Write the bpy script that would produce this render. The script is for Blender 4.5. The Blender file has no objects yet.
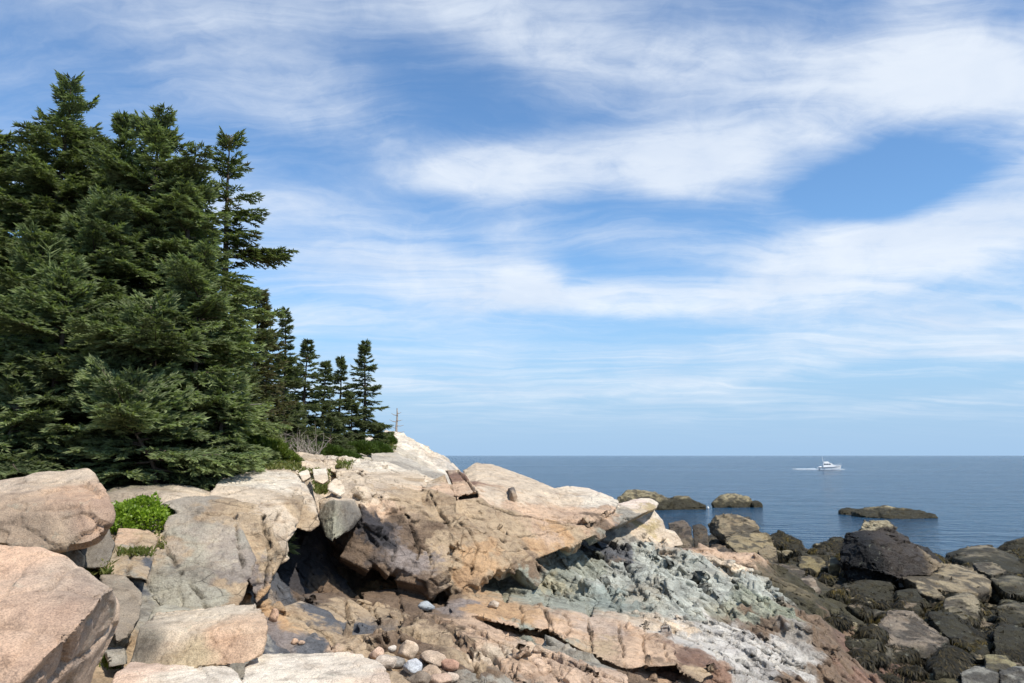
import bpy, bmesh, math, random
import numpy as np
from mathutils import Vector, Matrix
from mathutils.bvhtree import BVHTree
from mathutils.geometry import convex_hull_2d
random.seed(7)
RNG = np.random.default_rng(11)
sc = bpy.context.scene
COL = sc.collection
f32 = np.float32

# ------------------------------------------------------------------ camera
FPX = 796.0
CAM = np.array((0.0, 0.0, 5.0))
PITCH = math.atan((455.5 - 341.5) / FPX)
cam_d = bpy.data.cameras.new("camera")
cam = bpy.data.objects.new("camera", cam_d)
COL.objects.link(cam)
cam_d.sensor_width = 36.0
cam_d.lens = 36.0 * FPX / 1024.0
cam_d.clip_start = 0.1
cam_d.clip_end = 60000
cam.location = CAM
cam.rotation_euler = (math.pi / 2 + PITCH, 0, 0)
sc.camera = cam
_F = np.array((0, math.cos(PITCH), math.sin(PITCH)))
_U = np.array((0, -math.sin(PITCH), math.cos(PITCH)))


def ray(px, py):
    d = _F + (341.5 - py) / FPX * _U + np.array(((px - 512.0) / FPX, 0, 0))
    return d


def P(px, py, Y):
    """the place at distance Y (metres ahead) that is seen at px, py"""
    d = ray(px, py)
    return CAM + d * (Y / d[1])


# ------------------------------------------------------------------ numpy noise
def _h(ix, iy, iz, s):
    with np.errstate(over='ignore'):
        n = (ix.astype(np.uint32) * np.uint32(374761393) + iy.astype(np.uint32) * np.uint32(668265263)
             + iz.astype(np.uint32) * np.uint32(2147483647 - 1013904223) + np.uint32((s * 974634777 + 12345) & 0xffffffff))
        n = (n ^ (n >> np.uint32(13))) * np.uint32(1274126177)
        n = (n ^ (n >> np.uint32(16))) * np.uint32(2246822519)
        n = n ^ (n >> np.uint32(15))
    return (n & np.uint32(0xffffff)).astype(f32) / f32(16777216.0)


def vnoise(p, s=0):
    p = p.astype(f32)
    i = np.floor(p).astype(np.int32)
    f = p - i
    f = f * f * f * (f * (f * 6 - 15) + 10)
    r = 0
    for dx in (0, 1):
        wx = f[:, 0] if dx else 1 - f[:, 0]
        for dy in (0, 1):
            wy = f[:, 1] if dy else 1 - f[:, 1]
            for dz in (0, 1):
                wz = f[:, 2] if dz else 1 - f[:, 2]
                r = r + wx * wy * wz * _h(i[:, 0] + dx, i[:, 1] + dy, i[:, 2] + dz, s)
    return r * 2 - 1


def fbm(p, s=0, o=4, g=0.5):
    a, r, t = 1.0, 0, 0
    for k in range(o):
        r = r + a * vnoise(p * (2.03 ** k) + 17.3 * k, s + k)
        t += a
        a *= g
    return r / t


def voro(Q, s):
    """nearest cells: F1, F2, vector to the centre, three random numbers of the cell"""
    Q = Q.astype(f32)
    b = np.floor(Q - 0.5).astype(np.int32)
    n = len(Q)
    f1 = np.full(n, 1e9, f32); f2 = f1.copy()
    best = np.zeros((n, 3), np.int32); vec = np.zeros((n, 3), f32)
    for dx in (0, 1):
        for dy in (0, 1):
            for dz in (0, 1):
                c = b + np.array((dx, dy, dz), np.int32)
                j = np.stack([_h(c[:, 0], c[:, 1], c[:, 2], s + k) for k in (1, 2, 3)], 1)
                v = Q - (c + 0.5 + (j - 0.5) * 0.8)
                d = np.sqrt((v * v).sum(1))
                m = d < f1
                f2 = np.where(m, f1, np.minimum(f2, d))
                f1 = np.where(m, d, f1)
                best[m] = c[m]; vec[m] = v[m]
    r = np.stack([_h(best[:, 0], best[:, 1], best[:, 2], s + k) for k in (5, 6, 7, 8)], 1)
    return f1, f2, vec, r


def frame(n):
    n = np.array(n, float); n /= np.linalg.norm(n)
    a = np.cross(n, (0, 1, 0)); a /= np.linalg.norm(a)
    b = np.cross(n, a)
    return np.stack([a, b, n], 1)      # columns


def fracture(p, scale, rot, s, amp, tilt=0.8, step=0.6, crack=0.5, warp=0.15):
    """signed displacement of a jointed rock face: tilted facet + offset per block, groove on joints"""
    w = np.stack([fbm(p * 0.9, s + 31 + k, 2) for k in range(3)], 1) * warp
    w2 = np.stack([fbm(p * 4.1, s + 61 + k, 2) for k in range(3)], 1) * warp * 0.25
    q = ((p + w + w2) @ rot) / np.array(scale)
    f1, f2, v, r = voro(q, s)
    nrm = (r[:, :3] - 0.5) * 2
    e = np.clip((f2 - f1) / 0.10, 0, 1)
    e = 1 - e * e * (3 - 2 * e)
    return amp * (tilt * (v * nrm).sum(1) + step * (r[:, 3] - 0.5) * 2 - crack * e)


def smooth01(x, a, b):
    t = np.clip((x - a) / (b - a), 0, 1); return t * t * (3 - 2 * t)


def facet(v, no, scale, rot, s, k, lim, warp=0.12):
    """rock breaks along planes: every joint cell of the surface is pressed towards its own mean plane"""
    w_ = np.stack([fbm(v * 1.3, s + 31 + i, 2) for i in range(3)], 1) * warp
    f1, f2, vec, r = voro(((v + w_) @ rot) / np.array(scale), s)
    side = np.argmax(np.concatenate([no, -no], 1), 1)
    key = ((r[:, 0].astype(np.float64) * 16777216).astype(np.int64) * 65536 + (r[:, 1] * 65535).astype(np.int64)) * 8 + side
    _, inv = np.unique(key, return_inverse=True)
    inv = inv.ravel(); n = inv.max() + 1; cnt = np.bincount(inv, minlength=n).astype(float)
    c = np.stack([np.bincount(inv, v[:, i], n) for i in range(3)], 1) / cnt[:, None]
    m = np.stack([np.bincount(inv, no[:, i], n) for i in range(3)], 1); m /= np.linalg.norm(m, axis=1)[:, None] + 1e-9
    h_ = ((v - c[inv]) * m[inv]).sum(1)
    coh = np.clip((no * m[inv]).sum(1), 0, 1)
    mv = np.clip(h_ * k, -lim, lim) * smooth01(coh, .35, .85)
    return v - m[inv] * mv[:, None]


# ------------------------------------------------------------------ mesh helpers
def np_mesh(name, v, faces, smooth=False, col=None, attrs=None):
    """faces: (n,3) or (n,4) array"""
    me = bpy.data.meshes.new(name)
    v = np.asarray(v, f32); faces = np.asarray(faces, np.int32)
    k = faces.shape[1]; n = len(faces)
    me.vertices.add(len(v)); me.vertices.foreach_set("co", v.ravel())
    me.loops.add(n * k); me.loops.foreach_set("vertex_index", faces.ravel())
    me.polygons.add(n)
    me.polygons.foreach_set("loop_start", np.arange(n, dtype=np.int32) * k)
    me.update(calc_edges=True)
    if smooth:
        me.polygons.foreach_set("use_smooth", np.ones(n, bool))
    if col is not None:
        setcol(me, col)
    return me


def setcol(me, col, name="Col"):
    a = me.attributes.get(name) or me.attributes.new(name, 'FLOAT_COLOR', 'POINT')
    c = np.ones((len(me.vertices), 4), f32); c[:, :3] = col
    a.data.foreach_set("color", c.ravel())


def getco(me):
    a = np.empty(len(me.vertices) * 3, f32); me.vertices.foreach_get("co", a); return a.reshape(-1, 3)


def getno(me):
    a = np.empty(len(me.vertices) * 3, f32)
    me.vertex_normals.foreach_get("vector", a); return a.reshape(-1, 3)


def setco(me, v):
    me.vertices.foreach_set("co", np.asarray(v, f32).ravel()); me.update()


def link(name, me, mat=None, parent=None, loc=None):
    o = bpy.data.objects.new(name, me)
    COL.objects.link(o)
    if mat is not None and me is not None and not me.materials:
        me.materials.append(mat)
    if parent is not None:
        o.parent = parent
    if loc is not None:
        o.location = loc
    return o


def tag(o, label, cat, group=None, kind=None):
    if label: o["label"] = label
    if cat: o["category"] = cat
    if group: o["group"] = group
    if kind: o["kind"] = kind
    return o


def structure(o):
    o["kind"] = "structure"; return o


def hull_mesh(list_of_pts):
    bm = bmesh.new()
    for pts in list_of_pts:
        b2 = bmesh.new()
        for q in pts: b2.verts.new(q)
        r = bmesh.ops.convex_hull(b2, input=b2.verts)
        bad = [g for g in r['geom_interior'] + r['geom_unused'] if isinstance(g, bmesh.types.BMVert)]
        bmesh.ops.delete(b2, geom=list(set(bad)), context='VERTS')
        bmesh.ops.recalc_face_normals(b2, faces=b2.faces)
        m = bpy.data.meshes.new("t"); b2.to_mesh(m); b2.free()
        bm.from_mesh(m); bpy.data.meshes.remove(m)
    me = bpy.data.meshes.new("hull"); bm.to_mesh(me); bm.free()
    return me


def remesh(me, vox):
    o = bpy.data.objects.new("tmp", me); COL.objects.link(o)
    m = o.modifiers.new("r", 'REMESH'); m.mode = 'VOXEL'; m.voxel_size = vox; m.adaptivity = 0
    dg = bpy.context.evaluated_depsgraph_get(); dg.update()
    r = bpy.data.meshes.new_from_object(o.evaluated_get(dg))
    bpy.data.objects.remove(o); bpy.data.meshes.remove(me)
    r.polygons.foreach_set("use_smooth", np.ones(len(r.polygons), bool))
    return r


def relax(me, it, k=0.5):
    v = getco(me)
    ne = len(me.edges); e = np.empty(ne * 2, np.int32); me.edges.foreach_get("vertices", e); e = e.reshape(-1, 2)
    n = len(v); cnt = np.bincount(e.ravel(), minlength=n).astype(f32)[:, None]
    for _ in range(it):
        s = np.stack([np.bincount(e[:, 0], v[e[:, 1], k2], n) + np.bincount(e[:, 1], v[e[:, 0], k2], n) for k2 in range(3)], 1)
        v = v + k * (s / np.maximum(cnt, 1) - v)
    setco(me, v)


def pts_px(outline, d, lift=0.0, shrink=1.0, back=0.85):
    """a block: its seen corners (px, py, distance) and the same corners d metres further back"""
    a = np.array([P(*q) for q in outline])
    c = a.mean(0)
    a = c + (a - c) * np.array((shrink, 1, shrink))
    b = c + (a - c) * back + np.array((c[0] / c[1] * d, d, lift))
    return np.vstack([a, b])


# ------------------------------------------------------------------ materials
class NT:
    def __init__(s, name):
        s.m = bpy.data.materials.new(name); s.m.use_nodes = True
        s.t = s.m.node_tree; s.t.nodes.clear()
        s.out = s.n('ShaderNodeOutputMaterial')
    def n(s, t, **kw):
        x = s.t.nodes.new(t)
        for k, v in kw.items():
            if k.startswith('i_'):
                key = k[2:]
                key = int(key) if key.isdigit() else key.replace('_', ' ')
                x.inputs[key].default_value = v
            else: setattr(x, k, v)
        return x
    def l(s, a, b): s.t.links.new(a, b)
    def math(s, op, a, b=None, c=None):
        x = s.n('ShaderNodeMath', operation=op)
        for i, q in enumerate((a, b, c)):
            if q is None: continue
            if isinstance(q, (int, float)): x.inputs[i].default_value = q
            else: s.l(q, x.inputs[i])
        return x.outputs[0]
    def noise(s, vec, scale, detail=4, rough=0.55, dist=0.0):
        x = s.n('ShaderNodeTexNoise'); x.inputs['Scale'].default_value = scale
        x.inputs['Detail'].default_value = detail; x.inputs['Roughness'].default_value = rough
        x.inputs['Distortion'].default_value = dist
        if vec is not None: s.l(vec, x.inputs['Vector'])
        return x.outputs['Fac']
    def ramp(s, fac, stops, interp='LINEAR'):
        x = s.n('ShaderNodeValToRGB'); r = x.color_ramp; r.interpolation = interp
        while len(r.elements) < len(stops): r.elements.new(0.5)
        for e, (p, c) in zip(r.elements, stops):
            e.position = p
            e.color = (c, c, c, 1) if isinstance(c, (int, float)) else (*c, 1)
        s.l(fac, x.inputs[0]); return x.outputs[0]
    def mix(s, fac, a, b, mode='MIX'):
        x = s.n('ShaderNodeMix', data_type='RGBA', blend_type=mode)
        for k, q in ((0, fac), (6, a), (7, b)):
            if isinstance(q, (int, float)): x.inputs[k].default_value = q
            elif isinstance(q, tuple): x.inputs[k].default_value = (*q, 1)
            else: s.l(q, x.inputs[k])
        return x.outputs[2]


def rock_material(name, speck=0.25, bump=0.02, fine=60.0, rough=0.85, strata=None, lichen=0.0, joints=0.35, chips=0.0):
    t = NT(name)
    pos = t.n('ShaderNodeNewGeometry').outputs['Position']
    at = t.n('ShaderNodeAttribute', attribute_name="Col").outputs['Color']
    big = t.noise(pos, 1.7, 6, 0.6, 0.6)
    mid = t.noise(pos, 9.0, 6, 0.65, 0.3)
    spk = t.noise(pos, fine, 3, 0.7)
    c = t.mix(1.0, at, t.ramp(big, [(0.3, (0.72, 0.70, 0.70)), (0.5, (1.0, 0.99, 0.97)), (0.7, (1.18, 1.14, 1.08))]), 'MULTIPLY')
    c = t.mix(1.0, c, t.ramp(mid, [(0.33, (0.66, 0.64, 0.62)), (0.46, (0.98, 0.97, 0.96)), (0.62, (1.1, 1.1, 1.1))]), 'MULTIPLY')
    c = t.mix(speck, c, t.ramp(spk, [(0.36, (0.25, 0.24, 0.23)), (0.5, (0.9, 0.9, 0.9)), (0.64, (1.35, 1.3, 1.25))]), 'MULTIPLY')
    # rusty and pale veins that run with the bedding
    mp = t.n('ShaderNodeMapping'); mp.inputs['Rotation'].default_value = (0.1, 0.62, 0.2)
    mp.inputs['Scale'].default_value = (1.0, 1.6, 7.0); t.l(pos, mp.inputs['Vector'])
    vein = t.noise(mp.outputs[0], 1.3, 6, 0.6, 0.8)
    c = t.mix(t.ramp(vein, [(0.55, 0.0), (0.63, 0.35 if strata is None else strata)]), c, t.mix(1.0, c, (0.62, 0.5, 0.4), 'MULTIPLY'))
    c = t.mix(t.ramp(vein, [(0.30, 0.3 if strata is None else strata), (0.38, 0.0)]), c, t.mix(1.0, c, (1.3, 1.28, 1.25), 'MULTIPLY'))
    # hairline joints
    vt = t.n('ShaderNodeTexVoronoi', feature='DISTANCE_TO_EDGE'); vt.inputs['Scale'].default_value = 2.6
    mp2 = t.n('ShaderNodeMapping'); mp2.inputs['Rotation'].default_value = (0.3, 0.5, 0.1); mp2.inputs['Scale'].default_value = (1, 1, 1.8)
    wp = t.n('ShaderNodeMix', data_type='VECTOR'); wp.inputs[0].default_value = 0.10
    nn = t.n('ShaderNodeTexNoise'); nn.inputs['Scale'].default_value = 3.0; nn.inputs['Detail'].default_value = 4; t.l(pos, nn.inputs['Vector'])
    t.l(pos, wp.inputs[4]); t.l(nn.outputs['Color'], wp.inputs[5])
    t.l(wp.outputs[1], mp2.inputs[0]); t.l(mp2.outputs[0], vt.inputs['Vector'])
    crk = t.ramp(vt.outputs[0], [(0.0, 1.0), (0.014, 0.0)])
    gate = t.ramp(t.noise(pos, 1.3, 3), [(0.5, 0.0), (0.6, 1.0)])
    crk = t.math('MULTIPLY', crk, gate)
    c = t.mix(t.math('MULTIPLY', crk, joints), c, (0.05, 0.045, 0.04))
    if lichen:
        lf = t.ramp(t.noise(pos, 6.0, 6, 0.7), [(0.6, 0.0), (0.66, lichen)])
        c = t.mix(lf, c, (0.30, 0.31, 0.24))
    h = t.math('ADD', t.math('MULTIPLY', t.noise(pos, 14, 8, 0.65), 1.0), t.math('MULTIPLY', spk, 0.10))
    h = t.math('SUBTRACT', h, t.math('MULTIPLY', crk, joints))
    if chips:
        # small broken facets: creases between chips of two sizes
        for sc_, k_, rz in ((5.0, 1.0, (0.2, 0.6, 0.1)), (15.0, 0.45, (0.5, 0.3, 0.8))):
            m3 = t.n('ShaderNodeMapping'); m3.inputs['Rotation'].default_value = rz; m3.inputs['Scale'].default_value = (0.7, 1.0, 2.1)
            w3 = t.n('ShaderNodeMix', data_type='VECTOR'); w3.inputs[0].default_value = 0.12
            t.l(pos, w3.inputs[4]); t.l(nn.outputs['Color'], w3.inputs[5]); t.l(w3.outputs[1], m3.inputs[0])
            v3 = t.n('ShaderNodeTexVoronoi', feature='F1'); v3.inputs['Scale'].default_value = sc_; t.l(m3.outputs[0], v3.inputs['Vector'])
            # each chip is a tilted plane: position dotted with its own random direction
            dv = t.n('ShaderNodeVectorMath', operation='SUBTRACT'); sm = t.n('ShaderNodeVectorMath', operation='SCALE'); sm.inputs['Scale'].default_value = 1.0
            t.l(m3.outputs[0], sm.inputs[0]); t.l(sm.outputs[0], dv.inputs[0]); t.l(v3.outputs['Position'], dv.inputs[1])
            rc = t.n('ShaderNodeVectorMath', operation='SUBTRACT'); t.l(v3.outputs['Color'], rc.inputs[0]); rc.inputs[1].default_value = (.5, .5, .5)
            dt = t.n('ShaderNodeVectorMath', operation='DOT_PRODUCT'); t.l(dv.outputs[0], dt.inputs[0]); t.l(rc.outputs[0], dt.inputs[1])
            sx = t.n('ShaderNodeSeparateXYZ'); t.l(v3.outputs['Color'], sx.inputs[0])
            hh = t.math('ADD', t.math('MULTIPLY', dt.outputs['Value'], 3.2), t.math('MULTIPLY', sx.outputs[0], 0.35))
            h = t.math('ADD', h, t.math('MULTIPLY', hh, chips * k_))
    b = t.n('ShaderNodeBump'); b.inputs['Strength'].default_value = 0.9; b.inputs['Distance'].default_value = bump * 2
    t.l(h, b.inputs['Height'])
    p = t.n('ShaderNodeBsdfPrincipled')
    t.l(c, p.inputs['Base Color']); t.l(b.outputs[0], p.inputs['Normal'])
    t.l(t.ramp(mid, [(0.3, rough - 0.2), (0.6, rough)]), p.inputs['Roughness'])
    p.inputs['Specular IOR Level'].default_value = 0.3
    t.l(p.outputs[0], t.out.inputs[0])
    return t.m


def foliage_material(name, trans=0.25, rough=0.5, spec=0.3):
    t = NT(name)
    at = t.n('ShaderNodeAttribute', attribute_name="Col").outputs['Color']
    p = t.n('ShaderNodeBsdfPrincipled')
    t.l(at, p.inputs['Base Color']); p.inputs['Roughness'].default_value = rough
    p.inputs['Specular IOR Level'].default_value = spec
    tr = t.n('ShaderNodeBsdfTranslucent'); t.l(t.mix(1.0, at, (1.3, 1.5, 0.6), 'MULTIPLY'), tr.inputs[0])
    mx = t.n('ShaderNodeMixShader'); mx.inputs[0].default_value = trans
    t.l(p.outputs[0], mx.inputs[1]); t.l(tr.outputs[0], mx.inputs[2]); t.l(mx.outputs[0], t.out.inputs[0])
    return t.m


def plain(name, col, rough=0.6, var=0.25, scale=12, bump=0.0, spec=0.4, metal=0.0):
    t = NT(name)
    pos = t.n('ShaderNodeNewGeometry').outputs['Position']
    nz = t.noise(pos, scale, 5)
    c = t.mix(1.0, col, t.ramp(nz, [(0.3, 1 - var), (0.7, 1 + var * 0.6)]), 'MULTIPLY')
    p = t.n('ShaderNodeBsdfPrincipled'); t.l(c, p.inputs['Base Color'])
    p.inputs['Roughness'].default_value = rough; p.inputs['Specular IOR Level'].default_value = spec
    p.inputs['Metallic'].default_value = metal
    if bump:
        b = t.n('ShaderNodeBump'); b.inputs['Distance'].default_value = bump; t.l(nz, b.inputs['Height']); t.l(b.outputs[0], p.inputs['Normal'])
    t.l(p.outputs[0], t.out.inputs[0])
    return t.m


M_LEDGE = rock_material("jointed_granite", speck=0.3, bump=0.032, fine=55, chips=1.0)
M_GRANITE = rock_material("pink_granite", speck=0.5, bump=0.012, fine=110, strata=0.2, joints=0.12, lichen=0.3, chips=0.2)
M_SHORE = rock_material("shore_rock", speck=0.25, bump=0.045, fine=25, chips=0.6, lichen=0.3, joints=0.2)
M_FOL = foliage_material("spruce_needles", 0.3, 0.55, 0.25)
M_LEAF = foliage_material("shrub_leaves", 0.35, 0.4, 0.4)
M_BARK = plain("bark", (0.11, 0.085, 0.065), 0.9, 0.5, 20, 0.02, 0.1)
M_DEAD = plain("dead_wood", (0.33, 0.29, 0.25), 0.9, 0.4, 20, 0.01, 0.1)
M_WEED = foliage_material("rockweed", 0.05, 0.6, 0.2)

# ------------------------------------------------------------------ light and sky
SUN_DIR = Vector((0.74, -0.68, 1.35)).normalized()
el = math.asin(SUN_DIR.z); azs = math.atan2(SUN_DIR.x, SUN_DIR.y)
sd = bpy.data.lights.new("sun", 'SUN'); sd.energy = 5.0; sd.angle = math.radians(0.5); sd.color = (1.0, 0.94, 0.86)
so = bpy.data.objects.new("sun", sd); COL.objects.link(so)
so.rotation_euler = SUN_DIR.to_track_quat('Z', 'Y').to_euler()
so.location = (20, -20, 40)

w = bpy.data.worlds.new("World"); sc.world = w; w.use_nodes = True
wt = NT.__new__(NT); wt.m = w; wt.t = w.node_tree; wt.t.nodes.clear()
wo = wt.n('ShaderNodeOutputWorld'); bg = wt.n('ShaderNodeBackground')
SKY = 0.1
bg.inputs['Strength'].default_value = SKY
wt.l(bg.outputs[0], wo.inputs[0])
sky = wt.n('ShaderNodeTexSky', sky_type='NISHITA'); sky.sun_disc = False
sky.sun_elevation = el; sky.sun_rotation = azs
sky.air_density = 1.0; sky.dust_density = 0.6; sky.ozone_density = 3.0
tc = wt.n('ShaderNodeTexCoord').outputs['Generated']
sep = wt.n('ShaderNodeSeparateXYZ'); wt.l(tc, sep.inputs[0])
X_, Y_, Z_ = sep.outputs
DEG = 180 / math.pi
azn = wt.math('MULTIPLY', wt.math('ARCTAN2', X_, Y_), DEG)
eln = wt.math('MULTIPLY', wt.math('ARCSINE', Z_), DEG)
zz = wt.math('ADD', wt.math('MAXIMUM', Z_, 0.0), 0.10)
cmb = wt.n('ShaderNodeCombineXYZ'); wt.l(wt.math('DIVIDE', X_, zz), cmb.inputs[0]); wt.l(wt.math('DIVIDE', Y_, zz), cmb.inputs[1])
plane = cmb.outputs[0]
ae = wt.n('ShaderNodeCombineXYZ'); wt.l(azn, ae.inputs[0]); wt.l(eln, ae.inputs[1])
# warp of the cloud map
wn = wt.n('ShaderNodeTexNoise'); wn.inputs['Scale'].default_value = 0.9; wn.inputs['Detail'].default_value = 7; wn.inputs['Roughness'].default_value = 0.52
wt.l(plane, wn.inputs['Vector'])
wsub = wt.n('ShaderNodeVectorMath', operation='SUBTRACT'); wt.l(wn.outputs['Color'], wsub.inputs[0]); wsub.inputs[1].default_value = (0.5, 0.5, 0.5)
wmul = wt.n('ShaderNodeVectorMath', operation='MULTIPLY'); wt.l(wsub.outputs[0], wmul.inputs[0]); wmul.inputs[1].default_value = (11.0, 4.6, 0)
wadd = wt.n('ShaderNodeVectorMath', operation='ADD'); wt.l(ae.outputs[0], wadd.inputs[0]); wt.l(wmul.outputs[0], wadd.inputs[1])
AEW = wadd.outputs[0]
#         px   py   rx  ry  turn weight    (turn: degrees, positive = right end up)
BLOBS = [(545, 172, 150, 24, 3, 0.75), (480, 180, 80, 20, 4, 0.35), (690, 155, 60, 42, 10, 0.75), (860, 92, 120, 34, 6, 0.95), (985, 105, 90, 52, -8, 0.9),
         (880, 180, 72, 30, 5, -1.2), (960, 222, 170, 30, 11, 0.75), (800, 262, 230, 30, 6, 0.45), (900, 290, 220, 50, 0, 0.5),
         (610, 297, 200, 18, -6, 0.6), (470, 292, 130, 16, 6, 0.4), (522, 262, 36, 30, -50, 0.5), (600, 268, 90, 16, -8, -0.45),
         (590, 35, 190, 26, -13, 0.75), (760, 50, 150, 24, 4, 0.3), (930, 20, 70, 30, 30, 0.4), (320, 10, 190, 34, -8, 0.4), (310, 95, 170, 36, -14, 0.45),
         (420, 60, 90, 20, -8, -0.35), (450, 108, 110, 18, -4, -0.3), (620, 70, 90, 14, 0, -0.1), (70, 75, 150, 45, -10, -0.15),
         (290, 228, 130, 30, -12, 0.5), (330, 165, 90, 18, -10, -0.2), (700, 215, 90, 14, -8, -0.3), (760, 205, 120, 10, -14, 0.3),
         (740, 372, 125, 20, 3, 0.5), (430, 387, 170, 12, 0, 0.35), (500, 350, 160, 16, 4, 0.2), (620, 335, 150, 14, 2, -0.3), (990, 335, 90, 16, -3, 0.4), (690, 412, 320, 7, 1, 0.25),
         (880, 378, 120, 16, 2, -0.35), (310, 310, 200, 26, 0, 0.15)]
acc = None
for (bx, by, rx, ry, tn, wgt) in BLOBS:
    d = ray(bx, by); d = d / np.linalg.norm(d)
    a0 = math.atan2(d[0], d[1]) * DEG; e0 = math.asin(d[2]) * DEG
    mp = wt.n('ShaderNodeMapping', vector_type='TEXTURE')
    k = 0.072 * math.cos(math.radians(a0)) ** 1.6
    mp.inputs['Location'].default_value = (a0, e0, 0); mp.inputs['Rotation'].default_value = (0, 0, math.radians(tn))
    mp.inputs['Scale'].default_value = (rx * k * 1.25, ry * k * 1.25, 1)
    wt.l(AEW, mp.inputs['Vector'])
    ln = wt.n('ShaderNodeVectorMath', operation='LENGTH'); wt.l(mp.outputs[0], ln.inputs[0])
    g = wt.n('ShaderNodeMapRange', interpolation_type='SMOOTHERSTEP'); g.inputs['From Min'].default_value = 1.7; g.inputs['From Max'].default_value = 0.1
    g.inputs['To Min'].default_value = 0.0; g.inputs['To Max'].default_value = wgt
    wt.l(ln.outputs['Value'], g.inputs['Value'])
    acc = g.outputs[0] if acc is None else wt.math('ADD', acc, g.outputs[0])
# streaks: noise drawn out along the wind
mpw = wt.n('ShaderNodeMapping'); mpw.inputs['Rotation'].default_value = (0, 0, math.radians(-8)); mpw.inputs['Scale'].default_value = (0.5, 2.4, 1)
addw = wt.n('ShaderNodeVectorMath', operation='MULTIPLY_ADD'); wt.l(wsub.outputs[0], addw.inputs[0]); addw.inputs[1].default_value = (1.0, 1.0, 0); wt.l(plane, addw.inputs[2])
wt.l(addw.outputs[0], mpw.inputs['Vector'])
st1 = wt.noise(mpw.outputs[0], 0.9, 9, 0.62, 0.4)
st2 = wt.noise(mpw.outputs[0], 3.4, 8, 0.6, 0.2)
dens = wt.math('ADD', wt.math('MULTIPLY', acc, 0.95), 0.17)
dens = wt.math('ADD', dens, wt.math('MULTIPLY', wt.math('SUBTRACT', st1, 0.5), 2.0))
dens = wt.math('ADD', dens, wt.math('MULTIPLY', wt.math('SUBTRACT', st2, 0.5), 1.1))
m4 = wt.n('ShaderNodeMapping'); m4.inputs['Scale'].default_value = (0.55, 1.0, 1); m4.inputs['Rotation'].default_value = (0, 0, .25); wt.l(AEW, m4.inputs['Vector'])
st4 = wt.noise(m4.outputs[0], 0.42, 9, 0.62, 0.5)
dens = wt.math('ADD', dens, wt.math('MULTIPLY', wt.math('SUBTRACT', st4, 0.5), wt.math('MULTIPLY_ADD', wt.math('MAXIMUM', acc, 0.0), 1.1, 0.35)))
dm = wt.n('ShaderNodeMapRange', interpolation_type='SMOOTHSTEP'); dm.inputs['From Min'].default_value = -0.25; dm.inputs['From Max'].default_value = 1.45
dm.inputs['To Max'].default_value = 0.88
wt.l(dens, dm.inputs['Value'])
# clouds thin out towards the horizon where the air takes over
hz = wt.n('ShaderNodeMapRange', interpolation_type='SMOOTHSTEP'); hz.inputs['From Min'].default_value = 0.3; hz.inputs['From Max'].default_value = 5.0
wt.l(eln, hz.inputs['Value'])
df = wt.math('MULTIPLY', dm.outputs[0], hz.outputs[0])
shade = wt.ramp(wt.noise(addw.outputs[0], 1.6, 5), [(0.35, (6.7, 7.5, 8.7)), (0.65, (8.3, 8.8, 9.4))])
SKYTINT = wt.mix(1.0, sky.outputs[0], (1.10, 1.42, 1.62), 'MULTIPLY')
air = wt.n('ShaderNodeMapRange', interpolation_type='SMOOTHERSTEP'); air.inputs['From Min'].default_value = 17.0; air.inputs['From Max'].default_value = -2.0
air.inputs['To Max'].default_value = 0.97
wt.l(eln, air.inputs['Value'])
SKYTINT = wt.mix(air.outputs[0], SKYTINT, (3.5, 5.3, 7.6))
skc = wt.mix(df, SKYTINT, shade)
wt.l(skc, bg.inputs['Color'])

w.cycles.sampling_method = 'MANUAL'; w.cycles.sample_map_resolution = 256
sc.view_settings.view_transform = 'Standard'; sc.view_settings.look = 'None'
sc.view_settings.exposure = 0.16; sc.view_settings.gamma = 1.0
sc.render.engine = 'CYCLES'
sc.cycles.max_bounces = 5; sc.cycles.diffuse_bounces = 3; sc.cycles.glossy_bounces = 2; sc.cycles.transmission_bounces = 3
sc.cycles.use_denoising = True
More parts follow.
